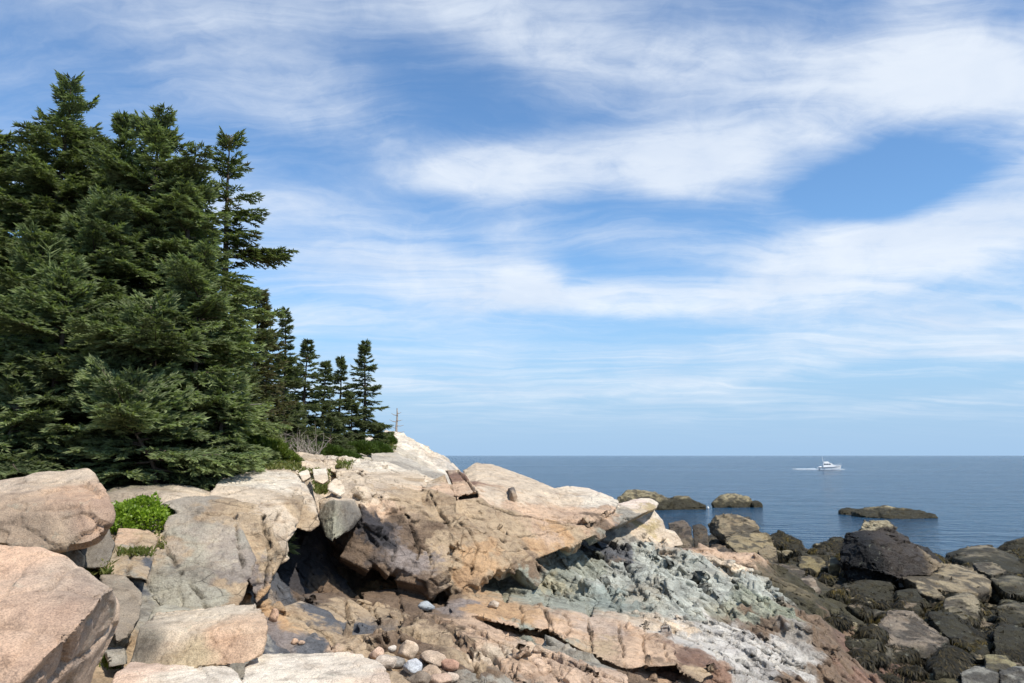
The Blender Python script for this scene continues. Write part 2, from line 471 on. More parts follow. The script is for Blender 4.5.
#@@SPLIT@@
# ------------------------------------------------------------------ sea
def build_sea():
    t = NT("sea_water")
    pos = t.n('ShaderNodeNewGeometry').outputs['Position']
    def wave(scale, sx, sy, rot, detail, rough=0.5):
        mp = t.n('ShaderNodeMapping'); mp.inputs['Scale'].default_value = (sx, sy, 1); mp.inputs['Rotation'].default_value = (0, 0, rot)
        t.l(pos, mp.inputs[0]); return t.noise(mp.outputs[0], scale, detail, rough, 0.4)
    h = t.math('ADD', t.math('MULTIPLY', wave(0.10, 1, 2.2, 0.2, 3), 1.6), t.math('MULTIPLY', wave(0.55, 1, 2.0, -0.25, 4), 1.0))
    h = t.math('ADD', h, t.math('MULTIPLY', wave(2.3, 1, 1.6, 0.4, 4, 0.6), 0.34))
    b = t.n('ShaderNodeBump'); b.inputs['Strength'].default_value = 1.0; b.inputs['Distance'].default_value = 1.5; t.l(h, b.inputs['Height'])
    patch = wave(0.012, 0.35, 1.6, 0.1, 5, 0.6)
    c = t.ramp(patch, [(0.35, (0.008, 0.038, 0.085)), (0.6, (0.014, 0.06, 0.115))])
    p = t.n('ShaderNodeBsdfPrincipled'); t.l(c, p.inputs['Base Color'])
    p.inputs['Roughness'].default_value = 0.18; p.inputs['IOR'].default_value = 1.23
    t.l(t.ramp(patch, [(0.35, 0.08), (0.6, 0.16)]), p.inputs['Roughness'])
    t.l(b.outputs[0], p.inputs['Normal']); t.l(p.outputs[0], t.out.inputs[0])
    # fan of rings round the shore, fine near and wide far away, out to the horizon
    ang = np.linspace(0, 2 * np.pi, 181)[:-1]
    rad = np.concatenate([[0.0], np.geomspace(5, 45000, 90)])
    v = [(0, 0, 0)]
    for r in rad[1:]:
        for a in ang: v.append((r * math.sin(a), r * math.cos(a), 0))
    me = bpy.data.meshes.new("sea"); n = 180; fc = []
    for i in range(n): fc.append((0, 1 + (i + 1) % n, 1 + i))
    for k in range(len(rad) - 2):
        for i in range(n):
            a = 1 + k * n + i; b2 = 1 + k * n + (i + 1) % n
            fc.append((a, b2, b2 + n, a + n))
    me.from_pydata(v, [], fc); me.update()
    if me.polygons[0].normal.z < 0: me.flip_normals()
    structure(link("sea", me, t.m))
build_sea()
# ------------------------------------------------------------------ lie of the land
# seen spots (px, py, distance, roughness) and plan spots (X, Y, Z, roughness)
SEEN = [(250, 700, 5.5, .3), (400, 690, 7.2, .3), (300, 655, 8, .9), (235, 640, 7.6, .7), (255, 600, 9.6, .9), (350, 615, 10.2, 1), (300, 592, 11.5, 1), (270, 575, 11.6, 1), (430, 632, 9.5, 1), (400, 600, 12, 1),
        (430, 600, 12.3, 1), (500, 683, 8.0, .9), (560, 683, 8.6, .9), (560, 660, 9.6, .9), (520, 660, 9.0, .9), (560, 645, 11.3, .9), (520, 602, 13, .8), (600, 690, 9.0, .9), (640, 690, 9.8, .8), (640, 672, 11.2, .8), (700, 690, 10.8, .8), (700, 655, 12.0, .8),
        (480, 590, 13.6, .8), (400, 575, 13.6, .9), (340, 575, 13.2, .9), (560, 560, 15.2, 1), (560, 600, 13.4, 1), (640, 540, 17.4, 1), (600, 540, 16.6, 1), (600, 600, 13.7, 1), (640, 608, 13.6, 1), (620, 575, 15.2, 1), (690, 548, 17.5, 1),
        (720, 572, 16.8, 1), (680, 600, 14.2, 1), (700, 612, 13.8, .8), (760, 590, 16.6, 1), (795, 606, 16.2, 1), (810, 640, 14, .8), (750, 650, 12.5, .8), (780, 690, 11.9, .7), (850, 690, 13.4, .6), (850, 650, 15.2, .6),
        (825, 612, 18.2, .7), (760, 560, 21, .8), (720, 548, 21, .8), (800, 580, 24, .8), (860, 600, 23, .8), (900, 690, 14.9, .6), (960, 690, 15.6, .6), (1030, 690, 15.8, .6), (1030, 620, 22, .7), (930, 612, 22, .7), (900, 600, 24, .8), (950, 575, 31, .8),
        (1100, 640, 19, .7), (1020, 560, 37, .8), (840, 556, 39, .6), (780, 548, 41, .7), (720, 530, 44, .6),
        (350, 470, 16, .7), (300, 474, 13, .6), (420, 478, 20, .8), (395, 470, 18, .8), (230, 476, 13, .2), (100, 481, 12, .1), (165, 512, 9.2, .3), (130, 555, 8.2, .5), (105, 600, 7.0, .4), (200, 640, 7.4, .5),
        (-150, 560, 7.5, .3), (-150, 620, 4.5, .3), (100, 700, 5.2, .4), (100, 660, 6.0, .4), (70, 570, 7.6, .5), (75, 545, 8.4, .4), (215, 500, 10.5, .4),
        (300, 456, 25, .4), (350, 451, 36, .6), (400, 441, 50, 1), (425, 448, 48, 1), (440, 456, 46, 1), (456, 468, 44, 1)]
PLAN = [(0, 2, 3.3, .2), (-3, 1, 3.5, .2), (3, 2, 3.0, .3), (0, -6, 3.4, .2), (8, 3, 1.2, .5), (14, 0, 0.2, .5), (22, -8, -1.5, .3), (10, 9, 0.9, .5), (19, 10, -0.6, .4),
        (-0.1, 17, 3.9, .6), (-1.5, 14.5, 3.75, .6), (-3, 13.5, 3.9, .6), (1.5, 18.3, 3.45, .6), (-4.0, 11.0, 4.45, .2), (-3.4, 10.2, 4.1, .2),
        (0.5, 22, 3.0, .6), (2.5, 22, 1.2, .6), (0, 27, 1.9, .6), (3, 30, 0.2, .6), (1, 36, 0.6, .6), (6, 38, -0.2, .5), (-1.2, 48, 1.2, .7), (-3.2, 62, 2.2, .7), (-6, 80, -1.0, .3), (0, 60, -1.5, .3), (3, 48, -1.5, .3),
        (-20, 82, -1, .3), (-14, 70, 4.0, .5), (-40, 85, 1, .2), (-70, 60, 5, .1), (-40, 30, 6.2, .1), (-40, 0, 6.5, .1), (-40, -40, 6, .1), (-12, 12, 4.9, .05), (-12, 22, 5.3, .05), (-14, 40, 5.9, .1), (-7, 12, 4.75, .08), (-7, 20, 5.0, .1), (-8, 30, 5.2, .1), (-8, 5, 4.4, .1),
        (12, 58, -2.5, .2), (25, 52, -2.5, .2), (14, 47, -0.8, .4), (22, 47, -1.2, .4), (30, 40, -0.7, .4), (35, 25, -1.0, .3), (40, 60, -4, .2), (50, 10, -4, .2), (0, 100, -5, 0), (60, 90, -6, 0), (-60, 110, -4, 0), (0, -40, 2.0, .2), (40, -30, -4, .2)]
ctl = []
for (px, py, Y, r) in SEEN:
    q = P(px, py, Y); ctl.append((q[0], q[1], q[2], r))
ctl += [(float(a), float(b), c, d) for a, b, c, d in PLAN]
ctl = np.array(ctl)
_n = len(ctl)
def _warp(X, Y):
    # distances are felt less far away
    r = np.sqrt(X * X + Y * Y) + 1e-6
    lr = 14 * np.log1p(r / 7)
    return X / r * lr, Y / r * lr
_cx, _cy = _warp(ctl[:, 0], ctl[:, 1])
_D = np.sqrt((_cx[:, None] - _cx) ** 2 + (_cy[:, None] - _cy) ** 2 + 0.02)
_A = np.ones((_n + 1, _n + 1)); _A[:_n, :_n] = _D + np.eye(_n) * -0.03; _A[_n, _n] = 0
_W = np.linalg.solve(_A, np.vstack([ctl[:, 2:4], [[0, 0]]]))
def land(X, Y):
    X = np.asarray(X, float).ravel(); Y = np.asarray(Y, float).ravel()
    out = np.empty((len(X), 2))
    wx, wy = _warp(X, Y)
    for s in range(0, len(X), 60000):
        e = s + 60000
        d = np.sqrt((wx[s:e, None] - _cx) ** 2 + (wy[s:e, None] - _cy) ** 2 + 0.02)
        out[s:e] = d @ _W[:_n] + _W[_n]
    return out

BED = frame((0.55, -0.25, 0.80))          # normal of the bedding: dips to the right
BED2 = frame((0.75, -0.2, 0.62))
UPR = frame((-0.25, -0.3, 0.9))

def smooth(x, a, b):
    t = np.clip((x - a) / (b - a), 0, 1); return t * t * (3 - 2 * t)

def build_ground():
    ang = np.radians(np.concatenate([np.linspace(-180, -44, 60)[:-1], np.linspace(-44, 40, 900)[:-1], np.linspace(40, 180, 60)[:-1]]))
    rad = np.concatenate([np.geomspace(0.6, 5.5, 40)[:-1], np.geomspace(5.5, 20, 520)[:-1], np.geomspace(20, 60, 240)[:-1], np.geomspace(60, 240, 40)])
    A, R = np.meshgrid(ang, rad)
    X = (R * np.sin(A)).ravel(); Y = (R * np.cos(A)).ravel()
    zr = land(X, Y)
    far = smooth(np.sqrt(X * X + Y * Y), 95, 150)
    Z = zr[:, 0] * (1 - far) - 8 * far
    rough = np.clip(zr[:, 1], 0.03, 1.1)
    na, nr = len(ang), len(rad)
    v = np.stack([X, Y, Z], 1).astype(f32)
    i = np.arange(nr - 1)[:, None] * na; j = np.arange(na)[None, :]; j2 = (j + 1) % na
    fc = np.stack([i + j, i + j2, i + na + j2, i + na + j], -1).reshape(-1, 4)
    c0 = len(v)
    me = np_mesh("ground", np.vstack([v, [[0, 0, 3.3]]]), fc, True)
    no = getno(me)[:-1]
    if no[:, 2].mean() < 0: no = -no
    # joints: long strata blocks, then smaller ones, then crumbs
    g = smooth(v[:, 0] + 0.0 * v[:, 1], 0.6, 2.0) * (1 - smooth(v[:, 1], 19, 22))       # splintery green rock
    near = 1 - smooth(v[:, 1], 21, 25)
    d = fracture(v, (1.3, 1.1, 0.6), BED, 3, 0.16, 0.9, 0.7, 0.2, 0.5)
    d += fracture(v, (0.5, 0.45, 0.25), BED2, 9, 0.07, 0.8, 0.7, 0.25, 0.3)
    d += fbm(v * 1.1, 40, 4) * 0.12 + fbm(v * 9, 44, 3) * 0.012
    d -= 0.03 * near
    soil = 1 - smooth(rough, 0.08, 0.3)
    d = d * rough + soil * fbm(v * 2.2, 50, 4) * 0.08
    dd = smooth(np.sqrt((v ** 2)[:, :2].sum(1)), 2, 6)
    v2 = v + no * (d * dd)[:, None].astype(f32)
    # the sheet breaks into tilted planes, large ones first; heights only, so nothing folds over
    dip = np.array((.93, -.36, 0)); crs = np.array((.36, .93, 0)); DR = np.stack([dip, crs, (0, 0, 1)], 1)
    def planes(v, scale, s, k, step, mask, warp):
        w_ = np.stack([fbm(v * 1.7, s + 31, 3), fbm(v * 1.7, s + 32, 3), np.zeros(len(v))], 1) * warp
        q = v + w_; q = q * np.array((1, 1, .45))
        f1, f2, vec, r = voro((q @ DR) / np.array(scale), s)
        _, inv = np.unique((r[:, 0].astype(np.float64) * 16777216).astype(np.int64) * 65536 + (r[:, 1] * 65535).astype(np.int64), return_inverse=True); inv = inv.ravel(); n = inv.max() + 1
        cnt = np.bincount(inv, minlength=n).astype(float)
        mx, my, mz = [np.bincount(inv, v[:, i], n) / cnt for i in range(3)]
        dx, dy, dz = v[:, 0] - mx[inv], v[:, 1] - my[inv], v[:, 2] - mz[inv]
        sxx, syy, sxy, sxz, syz = [np.bincount(inv, a, n) for a in (dx * dx, dy * dy, dx * dy, dx * dz, dy * dz)]
        sxx += 1e-4 * cnt; syy += 1e-4 * cnt
        det = sxx * syy - sxy ** 2; A = np.clip((sxz * syy - syz * sxy) / det, -2, 2); B = np.clip((syz * sxx - sxz * sxy) / det, -2, 2)
        A += (np.bincount(inv, r[:, 1], n) / cnt - .5) * .5; B += (np.bincount(inv, r[:, 2], n) / cnt - .5) * .5
        z = mz[inv] + A[inv] * dx + B[inv] * dy + (r[:, 3] - .5) * step
        out = v.copy(); out[:, 2] += np.clip((z - v[:, 2]) * k, -.3 * scale[0], .3 * scale[0]) * mask; return out
    rk = np.clip(rough * 1.2, 0, 1) * (1 - soil)
    nr_ = 1 - smooth(v2[:, 1], 22, 27)
    v2 = planes(v2, (1.5, .7, .8), 11, .8, .10, rk * nr_, .25)
    v2 = planes(v2, (.55, .26, .30), 12, .75, .07, rk * nr_, .12)
    v2 = planes(v2, (.20, .11, .12), 13, .7, .03, rk * nr_, .05)
    v2 = planes(v2, (3.2, 2.0, 1.8), 14, .8, .2, rk * (1 - nr_), .5)
    v2 = planes(v2, (1.1, .8, .7), 15, .75, .12, rk * (1 - nr_), .2)
    v2 = planes(v2, (.45, .35, .3), 16, .6, .06, rk * (1 - nr_), .1)
    v2 = v2.astype(f32)
    setco(me, np.vstack([v2, [[0, 0, 3.2]]]))
    return me, v2, soil
GROUND_ME, GV, GSOIL = build_ground()

# ------------------------------------------------------------------ the overhanging ledge, block by block
def LB(outl, d=1.6, lift=0.0, shrink=0.975): return pts_px(outl, d, lift, shrink)
LEDGE = [
    # left: grey and white slabs
    LB([(143, 592, 7.9), (150, 556, 8.2), (166, 515, 8.7), (200, 503, 8.9), (240, 520, 8.8), (258, 560, 8.4), (244, 600, 8.0), (236, 616, 7.8), (200, 622, 7.6), (165, 612, 7.7)], 1.4, -.1),
    LB([(160, 503, 9.0), (184, 496, 9.3), (216, 495, 9.6), (262, 504, 9.4), (268, 530, 9.1), (240, 530, 8.9), (190, 520, 8.8)], 1.4, -.1),
    LB([(236, 510, 9.0), (268, 512, 9.0), (276, 548, 8.8), (284, 556, 8.9), (270, 592, 8.6), (256, 606, 8.5), (246, 575, 8.5)], 1.1, -.1),
    LB([(236, 508, 9.4), (262, 514, 9.2), (286, 528, 9.3), (290, 560, 9.2), (268, 575, 9.0), (255, 560, 8.9)], 1.0, -.1),
    LB([(207, 494, 10.0), (218, 478, 11.4), (262, 467, 13.0), (290, 468, 13.0), (300, 478, 12.0), (306, 500, 10.6), (299, 530, 10.0), (288, 544, 9.7), (274, 546, 9.6), (268, 533, 9.5), (262, 512, 9.7), (232, 503, 9.8)], 2.2, -.3),
    LB([(284, 470, 12.8), (300, 476, 12.4), (310, 491, 11.4), (317, 508, 10.8), (320, 526, 10.6), (311, 533, 10.4), (300, 530, 10.3), (292, 500, 10.8)], 3.0, -.1),
    LB([(118, 527, 8.3), (150, 529, 8.5), (160, 534, 8.4), (152, 556, 8.0), (148, 580, 7.4), (128, 577, 7.3), (103, 574, 7.3), (110, 548, 7.8)], .8, -.15, 1.0),
    # long slabs of the gully floor
    LB([(252, 614, 8.6), (300, 601, 9.4), (330, 612, 9.4), (352, 640, 8.8), (347, 664, 8.1), (262, 660, 7.9)], .8, -.1),
    LB([(300, 594, 10.6), (340, 592, 11.0), (372, 613, 10.4), (386, 650, 9.2), (350, 658, 8.7), (325, 610, 9.8)], .8, -.1),
    LB([(358, 592, 12.0), (400, 587, 12.6), (430, 600, 12.2), (422, 640, 10.4), (392, 652, 9.6), (372, 620, 10.6)], .8, -.1),
    LB([(425, 611, 11.3), (470, 617, 11.1), (505, 632, 10.8), (522, 655, 9.9), (500, 695, 8.5), (470, 695, 8.4), (440, 650, 9.5)], .7, -.1),
    LB([(520, 651, 10.0), (575, 659, 9.9), (600, 667, 9.8), (629, 676, 9.5), (630, 705, 8.9), (500, 705, 8.3), (505, 670, 9.1)], .7, -.1),
    # back of the cave
    LB([(262, 545, 12.6), (300, 530, 13.0), (345, 540, 13.6), (372, 556, 14.2), (420, 580, 14.4), (420, 610, 14.4), (350, 600, 13.8), (290, 590, 13.0), (262, 600, 12.0)], 2.5, 0),
    # blocks above the cave
    LB([(330, 498, 12.6), (372, 482, 13.4), (384, 520, 12.7), (385, 545, 12.5), (366, 556, 12.1), (350, 556, 12.0), (348, 542, 12.1), (362, 512, 12.3)], 2.5, .0),
    LB([(335, 470, 15), (352, 466, 15.5), (371, 478, 14.0), (372, 498, 13.2), (345, 498, 13.0), (336, 486, 13.6)], 2.0, -.2),
    LB([(351, 460, 19), (390, 462, 19), (426, 477, 16), (424, 492, 14.6), (398, 487, 14.6), (368, 478, 15)], 2.5, -.3),
    LB([(368, 478, 14.4), (395, 485, 14.2), (424, 492, 14.0), (424, 506, 13.5), (400, 503, 13.3), (371, 494, 13.3)], 2.0, -.1),
    LB([(371, 494, 13.2), (404, 504, 13.1), (412, 530, 12.8), (416, 562, 12.3), (412, 575, 12.2), (390, 565, 12.1), (379, 556, 12.1), (379, 520, 12.6)], 2.5, 0),
    LB([(404, 502, 13.3), (424, 506, 13.2), (448, 530, 12.9), (449, 560, 12.5), (441, 573, 12.3), (429, 580, 12.2), (415, 576, 12.2), (410, 545, 12.6)], 2.5, 0),
    LB([(422, 488, 14.2), (430, 489, 14.0), (455, 497, 13.8), (456, 530, 13.1), (444, 545, 12.8), (432, 520, 13.3)], 2.0, 0),
    LB([(421, 484, 15.6), (445, 474, 16.2), (456, 496, 14.6), (430, 491, 14.6)], 2.0, -.1),
    LB([(446, 470, 17), (460, 469, 17), (466, 494, 14.9), (457, 499, 14.6)], 2.0, -.1),
    LB([(458, 470, 17), (465, 473, 16.8), (478, 491, 15.0), (467, 496, 14.8)], 2.0, -.1),
    LB([(456, 500, 14.0), (482, 497, 14.4), (497, 510, 14.2), (500, 540, 13.6), (497, 575, 12.9), (478, 579, 12.7), (458, 591, 12.5), (444, 586, 12.4), (447, 560, 12.7), (452, 530, 13.2)], 2.5, 0),
    LB([(486, 504, 14.6), (530, 517, 14.8), (575, 524, 15.2), (597, 531, 15.4), (581, 538, 15.0), (541, 556, 14.0), (518, 567, 13.6), (496, 575, 13.1), (490, 540, 13.8)], 2.5, 0),
    LB([(462, 470, 19), (475, 462, 20), (493, 464, 20), (516, 472, 19.5), (545, 484, 18.5), (560, 490, 17.5), (563, 518, 15.6), (530, 515, 15.2), (495, 508, 14.9), (480, 500, 14.9), (476, 488, 15.5)], 2.0, -.5),
    LB([(552, 488, 18), (567, 485, 18.4), (590, 488, 18.4), (602, 493, 18), (620, 500, 17.4), (617, 510, 16.4), (606, 518, 15.9), (588, 525, 15.6), (558, 519, 15.4)], 2.0, -.4),
    LB([(612, 504, 17.6), (641, 498, 18.4), (651, 498, 18.6), (660, 503, 18.4), (658, 508, 18.0), (642, 514, 17.0), (615, 528, 16.2), (597, 532, 15.7), (603, 523, 15.8)], 0.8, -.12),
    LB([(585, 530, 16.6), (620, 522, 17.4), (645, 515, 18.2), (655, 530, 17.8), (640, 548, 17.2), (600, 548, 16.2)], 1.8, 0),
    LB([(500, 545, 13.5), (545, 530, 14.5), (600, 522, 15.6), (630, 512, 16.8), (622, 525, 16.0), (585, 539, 14.9), (541, 557, 13.8), (500, 574, 13.0)], 1.6, 0),
    # behind, up the slope to the headland
    LB([(370, 453, 24), (396, 452, 25), (418, 462, 24), (426, 478, 21), (400, 474, 20), (372, 466, 21)], 4, -.4),
    LB([(410, 462, 26), (432, 470, 25), (446, 474, 23), (444, 486, 19), (428, 486, 18)], 3, -.4),
    LB([(305, 458, 17), (322, 454, 18), (328, 470, 14.5), (306, 473, 14)], 2, -.3),
    LB([(326, 455, 19), (352, 458, 19), (366, 470, 16), (340, 474, 15), (328, 470, 15.5)], 2, -.3),
    # pink band under the green rock
    LB([(440, 603, 11.85), (470, 597, 12.25), (506, 604, 12.25), (509, 626, 11.45), (480, 616, 11.25), (450, 612, 11.25)], 1.6, 0),
    LB([(505, 604, 12.35), (545, 607, 12.45), (551, 632, 11.55), (520, 630, 11.35), (508, 626, 11.35)], 1.6, 0),
    LB([(545, 607, 12.45), (572, 616, 12.35), (590, 619, 12.35), (592, 657, 11.05), (565, 641, 11.15), (549, 632, 11.45)], 1.6, 0),
    LB([(588, 618, 12.45), (622, 620, 12.55), (646, 624, 12.55), (648, 667, 10.95), (628, 671, 10.75), (617, 666, 10.75), (591, 656, 10.95)], 1.8, 0),
    LB([(646, 624, 12.65), (672, 636, 12.25), (678, 666, 11.05), (647, 668, 10.95)], 1.8, 0),
    LB([(670, 638, 12.35), (700, 650, 11.95), (722, 668, 11.45), (700, 685, 10.85), (676, 672, 10.95)], 1.5, 0),
    # yellow block below the tip
    LB([(640, 516, 18.2), (654, 511, 18.4), (664, 522, 18.2), (668, 538, 17.7), (655, 546, 17.4), (636, 540, 17.3), (632, 528, 17.8)], 1.5, 0),
    LB([(662, 530, 18.2), (676, 534, 18.2), (684, 545, 17.9), (668, 549, 17.5), (658, 546, 17.6)], 1.0, 0),
]
def boxes_mesh(items):
    """items: (centre, axes 3x3 columns, half sizes, rng) -> one mesh of crooked blocks"""
    V, Fc = [], []
    q = np.array([(x, y, z) for x in (-1, 1) for y in (-1, 1) for z in (-1, 1)], float)
    ft = np.array([(0, 1, 3), (0, 3, 2), (4, 6, 7), (4, 7, 5), (0, 4, 5), (0, 5, 1), (2, 3, 7), (2, 7, 6), (0, 2, 6), (0, 6, 4), (1, 5, 7), (1, 7, 3)])
    for k, (c, ax, hs, r) in enumerate(items):
        j = q * (1 + r.uniform(-.28, .12, (8, 3)))
        V.append(c + (j * hs) @ ax.T); Fc.append(ft + 8 * k)
    me = bpy.data.meshes.new("boxes"); me.from_pydata(np.vstack(V).tolist(), [], np.vstack(Fc).tolist()); me.update()
    return me
def to_bvh(me):
    return BVHTree.FromPolygons([v.co[:] for v in me.vertices], [tuple(p.vertices) for p in me.polygons])
def turned(fr, r, s):
    m = np.array(Matrix.Rotation(r.normal(0, s), 3, 'X') @ Matrix.Rotation(r.normal(0, s), 3, 'Y') @ Matrix.Rotation(r.normal(0, s * 1.5), 3, 'Z'))
    return m @ fr
def add_meshes(a, b):
    bm = bmesh.new(); bm.from_mesh(a); bm.from_mesh(b); me = bpy.data.meshes.new("sum"); bm.to_mesh(me); bm.free()
    bpy.data.meshes.remove(a); bpy.data.meshes.remove(b); return me

def plate(c, nor, s, r, tilt, thick=(.25, .5), stretch=(1.1, 1.9), prot=(.25, .75), sunk=0.0):
    """a crooked block lying in the rock face, standing a little proud of it"""
    n = np.array(nor) + r.normal(0, tilt, 3); n /= np.linalg.norm(n)
    dip = np.array((.80, -.25, -.55)); u = dip - n * (dip @ n); u /= np.linalg.norm(u) + 1e-6
    a = r.normal(0, .22); w_ = np.cross(n, u); u, w_ = u * math.cos(a) + w_ * math.sin(a), w_ * math.cos(a) - u * math.sin(a)
    h = s * r.uniform(*thick); hs = np.array((s * r.uniform(*stretch), s * r.uniform(.45, .85), h))
    return (np.array(c) - n * (h * (1 - r.uniform(*prot)) + sunk), np.stack([u, w_, n], 1), hs, r)

def build_outcrop():
    r = np.random.default_rng(77)
    bv = to_bvh(GROUND_ME); items = []
    def in_band(px, py):
        return 440 < px < 690 and (600 + max(0, px - 500) * .16) < py < (628 + max(0, px - 500) * .30)
    def put(px, py, s, tilt, **kw):
        loc, nor, i, dd = bv.ray_cast(Vector(CAM), Vector(ray(px, py)).normalized())
        if loc is None or loc.y > 24: return
        if nor.z < 0: nor = -nor
        if in_band(px, py) and s > .12: return
        if py > 628 + max(0, px - 500) * .2 and 420 < px < 635 and s > .10: return
        if loc.z > 3.2 and px < 520 and s > .15: return
        if 370 < px < 520 and py > 605 and r.random() < .75: return
        items.append(plate(loc, nor, s, r, tilt, **kw))
    for k in range(60): put(r.uniform(235, 900), r.uniform(520, 690), r.uniform(.12, .24), .15, prot=(.05, .4))
    for k in range(1100): put(r.uniform(235, 900), r.uniform(515, 690), r.uniform(.04, .12), .3, prot=(.1, .8))
    for k in range(500):
        px = r.uniform(500, 830); py = r.uniform(0, 85) + 535 + max(0, px - 640) * .22
        put(px, py, r.uniform(.04, .12), .3, prot=(.1, .8), thick=(.3, .6), stretch=(1.0, 2.2))
    me = remesh(boxes_mesh(items), 0.022)
    v = getco(me); no = getno(me)
    d = fracture(v, (0.16, 0.2, 0.09), BED2, 403, 0.010, 0.9, 0.8, 0.5, 0.3)
    d += fbm(v * 3.0, 440, 4) * 0.02 + fbm(v * 14, 444, 3) * 0.006
    setco(me, v + no * d[:, None]); return me
OUT_ME = build_outcrop()

def build_ledge():
    h0 = hull_mesh(LEDGE); bv = to_bvh(h0); r = np.random.default_rng(88); items = []
    def put(px, py, s, **kw):
        loc, nor, i, dd = bv.ray_cast(Vector(CAM), Vector(ray(px, py)).normalized())
        if loc is None or abs(nor.z) > .75: return
        if nor.dot(loc - Vector(CAM)) > 0: nor = -nor
        items.append(plate(loc, nor, s, r, .14, thick=(.4, .7), **kw))
    for k in range(110): put(r.uniform(335, 600), r.uniform(478, 585), r.uniform(.16, .34), stretch=(.8, 1.6), prot=(.05, .25))
    for k in range(260): put(r.uniform(325, 600), r.uniform(476, 588), r.uniform(.06, .16), stretch=(.8, 1.6), prot=(.1, .4))
    for k in range(300): put(r.uniform(440, 720), r.uniform(598, 680), r.uniform(.06, .16), prot=(.1, .4))
    me = remesh(add_meshes(h0, boxes_mesh(items)), 0.022)
    relax(me, 1, 0.3)
    v = getco(me); no = getno(me)
    d = fracture(v, (0.62, 0.75, 0.38), BED, 103, 0.035, 0.5, 0.5, 1.3, 0.12)
    d += fracture(v, (0.26, 0.3, 0.17), UPR, 113, 0.012, 0.8, 0.7, 1.2, 0.08)
    d += fbm(v * 1.5, 140, 4) * 0.012 + fbm(v * 8, 144, 3) * 0.006
    smooth_top = smooth(no[:, 2], 0.35, 0.8)
    left = 1 - smooth(v[:, 0], -3.0, -2.3)
    k = (1 - 0.65 * np.maximum(smooth_top, left * 0.9)) * (.3 + .7 * smooth(no[:, 2], -.8, -.2))
    v = v + no * (d * k)[:, None]
    setco(me, v)
    return me
LEDGE_ME = build_ledge()
print("ledge verts", len(LEDGE_ME.vertices), "ground", len(GROUND_ME.vertices))

